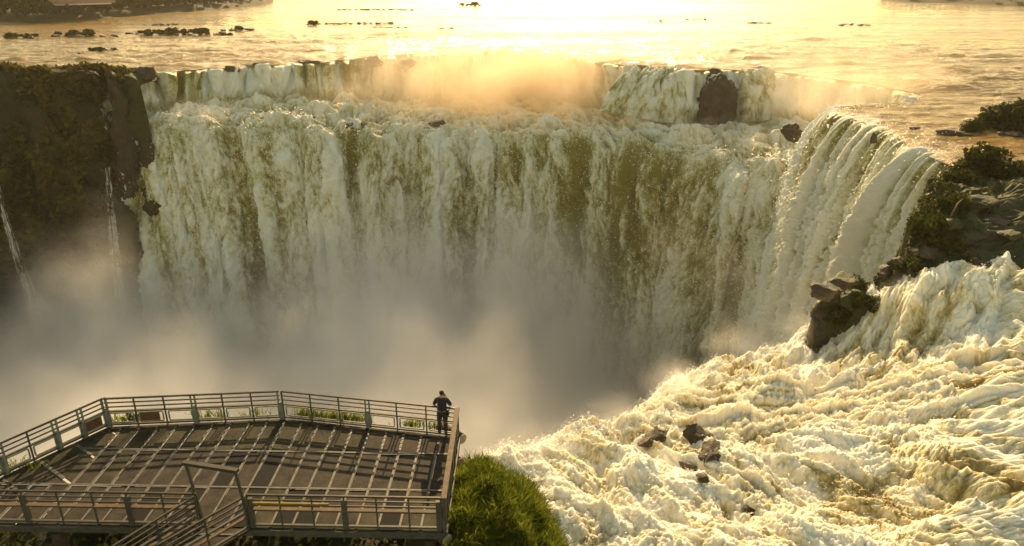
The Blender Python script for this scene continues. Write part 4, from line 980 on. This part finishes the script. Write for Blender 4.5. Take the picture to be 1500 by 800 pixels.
# near railings on both sides of the opening
gl, gr_ = toST(atz(296, 771, 0)), toST(atz(368, 773, 0))
def near_rail(a, b, label, bays, yellow=None):
    e, part, pt = railing(a, b, label, bays, frames=False, thick=())
    m = MB(); m.bar(pt(.0, .66), pt(1, .66), .15, .05); part(m, 'ledge_board', M['wood'], .01)
    for i in range(0, bays+1, 3):
        f = min(max(i/bays, .012), .988); m = MB(); m.bar(pt(f, 0), pt(f, RH*.9), .16, .1); part(m, 'stout_post', M['steel'])
    if yellow:
        m = MB(); m.bar(pt(yellow[0], .86), pt(yellow[1], .86), .06, .06); part(m, 'yellow_bar', M['yellow'])
near_rail(np.array([lft2[0]+.5, near_t+.06]), np.array([gl[0], near_t+.06]), 'near railing left of the gangway opening', 8)
near_rail(np.array([gr_[0], near_t+.06]), np.array([nr[0]-.12, near_t+.06]), 'near railing right of the gangway with a yellow bar', 6, (.02, .42))
# gangway that leads off towards the camera, with its two railings
g0, g1 = atz(203, 800, RH), atz(290, 745, RH); gd = toST(g0) - toST(g1); gd /= np.linalg.norm(gd)
h0, h1 = toST(atz(370, 736, RH)), toST(atz(258, 800, RH)); hd = (h1-h0)/np.linalg.norm(h1-h0)
gw = empty('gangway', (*D2(*gl), 0)); tag(gw, 'narrow dark gangway leaving the platform at its near edge', 'gangway')
o1 = Vector(gw.location); ga, gb_ = np.array([gl[0]+.02, near_t-.01]), np.array([gr_[0]-.02, near_t-.01])
m = MB(); poly = [ga, ga+gd*6, gb_+hd*6, gb_]; m.prism([D2(*q) for q in poly], -.08, -.01); m.V = [tuple(Vector(v)-o1) for v in m.V]; m.build('floor', M['panel'], gw)
for i in range(9):
    f = (i+.5)/9; m = MB(); m.bar((*D2(*(ga+gd*6*f)), .004), (*D2(*(gb_+hd*6*f)), .004), .06, .02); m.V = [tuple(Vector(v)-o1) for v in m.V]; m.build('tread_strip', M['strip'], gw)
for sgn, (s0, dd_) in enumerate(((ga, gd), (gb_, hd))):
    e, part, pt = railing(s0 - dd_*-.05, s0 + dd_*6, 'left railing of the gangway running to the bottom edge' if sgn == 0 else 'right railing of the gangway running to the bottom edge', 5, frames=False)
    m = MB(); m.bar(pt(0, .45), pt(1, .45), .12, .05); part(m, 'ledge_board', M['wood'], .01)
# portal frame over the gangway
pA, pB = atz(286, 752, .35), atz(352, 757, .3)
fA = toST(atz(284, 768, 0)); fA = np.array([gl[0]-.05, near_t+.25]); fB = np.array([gr_[0]-.05, near_t+.1])
ht = 2.15
e = empty('portal_frame', (*D2(*fA), 0)); tag(e, 'plain rusty portal frame standing at the gangway opening', 'portal'); o2_ = Vector(e.location)
tA = atz(273, 681, ht); tB = atz(345, 692, ht)
for f_, t_ in ((fA, tA), (fB, tB)):
    m = MB(); m.bar((*D2(*f_), 0), (t_[0], t_[1], ht), .07, .07); m.V = [tuple(Vector(v)-o2_) for v in m.V]; m.build('post', M['steel'], e)
dv_ = (tB-tA)/np.linalg.norm(tB-tA)*.08
m = MB(); m.bar(tA-dv_+[0, 0, .06], tB+dv_+[0, 0, .06], .16, .1); m.V = [tuple(Vector(v)-o2_) for v in m.V]; m.build('crossbeam', M['darksteel'], e, bevel=.01)

# ------------------------------------------------------------------ ground under the platform and the grass mound
X, Y = np.meshgrid(np.linspace(-40, 4.2, 150), np.linspace(-8, 23, 120))
sT = (X-org[0])*ee[0] + (Y-org[1])*ee[1]; tT = (X-org[0])*ed[0] + (Y-org[1])*ed[1]
fe = np.interp(sT, [lft2[0], far_l[0], far_m[0], far_r[0]], [lft2[1], far_l[1], far_m[1], far_r[1]]); fe = np.maximum(fe, .6)
z = -2.0 - .12*np.maximum(0, -tT) + fbm(X/2, Y/2, 1, 4)*.8 - np.maximum(0, tT - fe + 1.6)**1.5*6 - np.maximum(0, sT-far_r[0]-1)*1.0
grd = grid_obj('ground', np.stack([X, Y, z], -1), M['soil']); tag(grd, 'dark shaded ground under the platform', kind='structure')
gz = z; gX, gY = X, Y
rg = np.random.RandomState(12)
ii, jj = rg.randint(1, 119, 40000), rg.randint(1, 149, 40000)
pts = np.stack([gX[ii, jj], gY[ii, jj], gz[ii, jj]], -1); okk = (pts[:, 2] > -8) & (pts[:, 1] > 4) & (pts[:, 0] > -20)
pts = pts[okk] + rg.normal(size=(okk.sum(), 3))*np.array([.15, .15, .12]) + [0, 0, .15]
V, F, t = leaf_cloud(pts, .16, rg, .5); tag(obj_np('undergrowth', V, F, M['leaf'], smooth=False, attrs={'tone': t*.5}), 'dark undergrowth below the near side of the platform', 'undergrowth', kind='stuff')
c_m = np.array([1.0, 19.3]); 
def mound_z(x, y):
    u = (x + .95)/2.95; v = (y - 18.7)/4.7
    r2 = u*u + v*v
    return -4.3 + 4.0*np.sqrt(np.maximum(0, 1-np.minimum(r2, 1))) + .75*fbm(x/1.1, y/1.1, 2.2, 4) - .16*(x+1) + .05*(y-19), r2
X, Y = np.meshgrid(np.linspace(-3.2, 3.2, 90), np.linspace(13.8, 23.4, 150)); z, r2 = mound_z(X, Y)
z = np.where(r2 > 1, -4.6 - (r2-1)*6, z)
mo = grid_obj('grass_mound', np.stack([X, Y, z], -1), M['soil'], keep=(r2 < 1.5)); tag(mo, 'rounded earth mound under the grass beside the platform', kind='structure')
def blades(pts, nrm, length, width, rng, tone_lo=0, tone_hi=1, droop=.5, lean=(.25, -.35, 0)):
    n = len(pts); az = rng.uniform(0, 2*math.pi, n); w = width*rng.uniform(.6, 1.4, n); Ln = (length*rng.uniform(.5, 1.35, n))[:, None]
    d = nrm*.8 + rng.normal(size=(n, 3))*.38 + np.array([0, 0, .55]); d /= np.linalg.norm(d, axis=1)[:, None]
    sx = np.stack([np.cos(az), np.sin(az), 0*az], -1)*w[:, None]*.5
    out = np.array(lean) + rng.normal(size=(n, 3))*.3; out[:, 2] = 0
    p1 = pts + d*Ln*.55; p2 = pts + d*Ln*.95 + out*Ln*droop - np.array([0, 0, 1])*Ln*droop*.35
    V = np.stack([pts-sx, pts+sx, p1+sx*.75, p1-sx*.75, p2+sx*.12, p2-sx*.12], 1).reshape(-1, 3)
    i = np.arange(n)[:, None]*6; F = np.concatenate([i+np.array([[0, 1, 2, 3]]), i+np.array([[3, 2, 4, 5]])])
    t = np.clip(rng.uniform(tone_lo, tone_hi, n), 0, 1); return V, F, np.repeat(t, 6)
def tussocks(nt, per, ln, wd, t0, t1, seed):
    rg = np.random.RandomState(seed); xc = rg.uniform(-1.75, 2.2, nt*3); yc = rg.uniform(14, 23.2, nt*3); zc, r2 = mound_z(xc, yc); k = r2 < .97
    xc, yc = xc[k][:nt], yc[k][:nt]; nt = len(xc); a = rg.uniform(0, 2*math.pi, (nt, per)); r = rg.uniform(0, 1, (nt, per))**.7*.17
    x = (xc[:, None] + np.cos(a)*r).ravel(); y = (yc[:, None] + np.sin(a)*r).ravel(); z, _ = mound_z(x, y)
    out = np.stack([np.cos(a).ravel(), np.sin(a).ravel(), np.full(a.size, .9)], -1)*np.array([1, 1, 1]); out[:, :2] *= (.35 + 4.0*r.ravel()/.17*.35)[:, None]*.8
    nm = out/np.linalg.norm(out, axis=1)[:, None]; L_ = np.repeat(rg.uniform(.5, 1.4, nt), per)*ln
    V, F, t = blades(np.stack([x, y, z-.03], -1), nm, L_, wd, rg, lean=(0, 0, 0)); tt = np.repeat(rg.uniform(t0, t1, nt), per)
    return V, F, np.clip(np.repeat(tt, 6)*.7 + t*.35, 0, 1)
V1, F1, t1 = tussocks(520, 80, .55, .030, 0, 1, 61); V2, F2, t2 = tussocks(900, 26, .34, .036, .2, .9, 62)
V = np.concatenate([V1, V2]); F = np.concatenate([F1, F2+len(V1)]); t = np.concatenate([t1, t2])
xl = rg.uniform(-1.6, 2.1, 9000); yl = rg.uniform(15, 23, 9000); zl, r2l = mound_z(xl, yl); kl = (r2l < .96) & (fbm(xl/.7, yl/.7, 44, 3) > .12)
Vl, Fl, tl = leaf_cloud(np.stack([xl, yl, zl + rg.uniform(.1, .42, 9000)], -1)[kl], .075, rg, .6)
tag(obj_np('broad_leaves', Vl, Fl, M['grass'], smooth=False, attrs={'tone': tl}), 'broad leaved weeds mixed into the grass of the mound', 'weeds', kind='stuff')
tag(obj_np('grass', V, F, M['grass'], smooth=False, attrs={'tone': t}), 'lush green grass covering the mound right of the platform', 'grass', kind='stuff')
# tufts behind the far railings
def tuft(loc, n, spread, ln, label):
    pts = np.stack([rg.normal(0, spread, n), rg.normal(0, .12, n), np.zeros(n)], -1)
    V, F, t = blades(pts, np.tile([0, 0, 1.0], (n, 1)), ln, .03, rg); o = obj_np('grass_tuft', V, F, M['grass'], smooth=False, attrs={'tone': t}); o.location = loc
    return tag(o, label, 'grass', 'grass tufts outside the railings')
def beyond(px_, py_, back=.35, z_=-.1): p = atz(px_, py_, 0); return (p[0], p[1]+back, z_)
for a_, b_, nn__, sp_, ln_, lab in ((12, 692, 130, .5, .45, 'green tuft outside the left railing at the frame edge'), (180, 622, 120, .28, .45, 'tall tuft just right of the railing corner'), (305, 617, 130, .35, .4, 'tuft outside the far railing left of the bend'),
                                    (372, 614, 60, .25, .4, 'thin tuft just before the bend of the railing'), (450, 616, 260, .3, .5, 'thick tuft right of the railing bend'), (490, 619, 300, .35, .45, 'dense tuft in the middle of the far right railing'), (520, 622, 140, .25, .4, 'low tuft right of the dense one'),
                                    (605, 629, 130, .28, .4, 'tuft left of the standing person'), (637, 632, 60, .15, .3, 'small tuft right behind the standing person')):
    tuft(beyond(a_, b_), nn__, sp_, ln_, lab)
p = atz(192, 621, 0); plant('weed', (p[0], p[1]+.35, -.1), shrub_meshes(95, (.22, .2, .42), 14, 14, .06, M['grass'] if False else M['leaf']), ('foliage', 'stem'), 'tall leafy weed growing outside the railing near the corner', 'weed')

# ------------------------------------------------------------------ the person at the railing
def mat_cloth(name, c): return plain(name, c, .85, 0, .2, 14, .1)
M['shirt'] = mat_cloth('dark shirt', (.030, .026, .034)); M['trouser'] = mat_cloth('dark trousers', (.040, .038, .032)); M['skin'] = plain('skin', (.42, .25, .17), .55, 0, .08, 10, .05)
M['hair'] = plain('dark hair', (.02, .015, .012), .6, 0, .3, 30, .4); M['shoe'] = plain('dark shoes', (.03, .025, .02), .6); M['device'] = plain('black camera', (.02, .02, .02), .4)
pf = atz(649, 637.0, 0); per = empty('person', (pf[0], pf[1], .015), R(-4))
tag(per, 'person in dark shirt and trousers standing at the far right railing holding up a camera', 'person')
J = {}; order = []; EDG = []
def jn(nm, co, r, parent=None, rg_='body'):
    J[nm] = len(order); order.append((co, r, rg_))
    if parent: EDG.append((J[parent], J[nm]))
# x right, y away from the camera (the person faces away)
jn('pelvis', (0, 0, .95), (.155, .115)); jn('waist', (0, .0, 1.08), (.14, .10), 'pelvis'); jn('chest', (0, .01, 1.26), (.165, .115), 'waist'); jn('upper', (0, .02, 1.40), (.13, .095), 'chest')
jn('neck', (0, .035, 1.50), (.056, .058), 'upper', 'skin'); jn('jaw', (0, .065, 1.575), (.066, .075), 'neck', 'skin'); jn('head', (0, .06, 1.655), (.078, .095), 'jaw', 'skin'); jn('crown', (0, .05, 1.72), (.05, .06), 'head', 'skin')
for s, nm in ((-1, 'l'), (1, 'r')):
    jn('sh'+nm, (s*.19, .03, 1.385), (.062, .06), 'upper', 'sleeve'); jn('el'+nm, (s*.285, .10 if s < 0 else .09, 1.16), (.045, .045), 'sh'+nm, 'sleeve')
    jn('wr'+nm, (s*.12, .30, 1.33), (.030, .028), 'el'+nm, 'skin'); jn('palm'+nm, (s*.085, .345, 1.375), (.034, .022), 'wr'+nm, 'skin')
    jn('hip'+nm, (s*.095, 0, .86), (.095, .1), 'pelvis', 'leg'); jn('knee'+nm, (s*.105, .02, .48), (.064, .068), 'hip'+nm, 'leg'); jn('ank'+nm, (s*.115, -.01, .09), (.043, .048), 'knee'+nm, 'leg')
    jn('ball'+nm, (s*.125, .10, .045), (.042, .035), 'ank'+nm, 'shoe'); jn('toe'+nm, (s*.13, .17, .035), (.036, .028), 'ball'+nm, 'shoe')
    for i, (fx, fz, l) in enumerate(((.0, .02, .95), (.006, .0, 1.0), (.008, -.02, .93), (.006, -.038, .8))):
        jn(f'f{i}a{nm}', (s*(.07-fx*.3), .372, 1.385+fz), (.010, .010), 'palm'+nm, 'skin'); jn(f'f{i}b{nm}', (s*(.045-fx*.2), .398*1, 1.388+fz), (.009, .009), f'f{i}a{nm}', 'skin'); jn(f'f{i}c{nm}', (s*.02, .396, 1.39+fz*l), (.008, .008), f'f{i}b{nm}', 'skin')
    jn('tha'+nm, (s*.07, .325, 1.362), (.012, .012), 'palm'+nm, 'skin'); jn('thb'+nm, (s*.045, .318, 1.355), (.010, .010), 'tha'+nm, 'skin')
me = bpy.data.meshes.new('person_body'); me.from_pydata([o_[0] for o_ in order], EDG, [])
tmp = link(bpy.data.objects.new('person_body', me)); tmp.modifiers.new('skin', 'SKIN').use_smooth_shade = True
sv = me.skin_vertices[0].data
for i, o_ in enumerate(order): sv[i].radius = o_[1]; sv[i].use_root = (i == 0)
ss = tmp.modifiers.new('sub', 'SUBSURF'); ss.levels = ss.render_levels = 2
dg = bpy.context.evaluated_depsgraph_get(); bm2 = bpy.data.meshes.new_from_object(tmp.evaluated_get(dg)); bpy.data.objects.remove(tmp)
bv = np.empty(len(bm2.vertices)*3, np.float32); bm2.vertices.foreach_get('co', bv); bv = bv.reshape(-1, 3)
seg = np.array([[order[a_][0], order[b_][0]] for a_, b_ in EDG]); reg = [order[b_][2] for a_, b_ in EDG]
dbest = np.full(len(bv), 9.0); ridx = np.zeros(len(bv), int)
for i, (a_, b_) in enumerate(seg):
    d_ = b_-a_; t_ = np.clip(((bv-a_) @ d_)/(d_ @ d_ + 1e-9), 0, 1); q_ = np.linalg.norm(bv-a_-t_[:, None]*d_, axis=1); k = q_ < dbest; dbest[k] = q_[k]; ridx[k] = i
vreg = np.array(reg)[ridx]; vreg[(bv[:, 2] > .9) & (bv[:, 2] < 1.49) & (vreg == 'skin') & (np.abs(bv[:, 1]) < .14) & (np.abs(bv[:, 0]) < .2)] = 'body'
nv_ = np.empty(len(bv)*3, np.float32); bm2.vertices.foreach_get('normal', nv_); nv_ = nv_.reshape(-1, 3)
bm2.materials.clear(); bm2.materials.append(M['skin']); body = link(bpy.data.objects.new('body', bm2), per); bm2.shade_smooth()
faces = [tuple(p_.vertices) for p_ in bm2.polygons]
def shell(nm, cond, off, mat, fn=None):
    fs = [f for f in faces if all(cond[i] for i in f)]; ids = sorted({i for f in fs for i in f}); mp = {j: i for i, j in enumerate(ids)}
    V = bv[ids] + nv_[ids]*off
    if fn: V = fn(V)
    m_ = bpy.data.meshes.new(nm); m_.from_pydata([tuple(v) for v in V], [], [tuple(mp[i] for i in f) for f in fs]); m_.materials.append(mat); m_.shade_smooth()
    return link(bpy.data.objects.new(nm, m_), per)
shell('trousers', np.isin(vreg, ['leg']) & (bv[:, 2] > .07) | (vreg == 'body') & (bv[:, 2] < 1.02), .014, M['trouser'])
def flare(V): V = V.copy(); k = np.clip((1.05-V[:, 2])/.2, 0, 1); V[:, :2] *= (1 + .12*k)[:, None]; return V
shell('shirt', (np.isin(vreg, ['body', 'sleeve']) & (bv[:, 2] > .84) & (bv[:, 2] < 1.5)), .022, M['shirt'], flare)
shell('shoe', vreg == 'shoe', .012, M['shoe'])
shell('hair', (vreg == 'skin') & (bv[:, 2] > 1.60) & ((bv[:, 1] < .09) | (bv[:, 2] > 1.70)), .016, M['hair'])
V, F = ICO[2]
for s in (-1, 1):
    o = obj_np('ear', V*np.array([.012, .022, .034]), F, M['skin'], per); o.location = (s*.080, .06, 1.64)
    o = obj_np('eye', V*.012, F, M['device'], per); o.location = (s*.03, .145, 1.655)
o = obj_np('nose', V*np.array([.014, .022, .022]), F, M['skin'], per); o.location = (0, .155, 1.625)
o = obj_np('mouth', V*np.array([.022, .008, .006]), F, M['wooddark'], per); o.location = (0, .142, 1.585)
cm = empty('camera_body', (pf[0]+.02, pf[1]+.36, 1.40), R(-4)); tag(cm, 'small black camera held up in both hands of the person', 'camera')
m = MB(); m.bar((-.06, 0, 0), (.06, 0, 0), .035, .08); m.build('case', M['device'], cm, bevel=.006)
m = MB(); m.tube([(0, .018, 0), (0, .07, 0)], .03, 12); m.build('lens', M['device'], cm, True)
bg_ = empty('shoulder_bag', (pf[0]+.2, pf[1]-.02, .82), R(-10)); tag(bg_, 'small dark bag hanging at the right hip of the person', 'bag')
m = MB(); m.bar((-.03, 0, .12), (.05, 0, .12), .16, .22); m.build('pouch', M['device'], bg_, bevel=.03)
m = MB(); m.tube([(-.02, -.06, .22), (-.10, -.13, .42), (-.22, -.11, .58)], .012, 6); m.build('strap', M['device'], bg_, True)
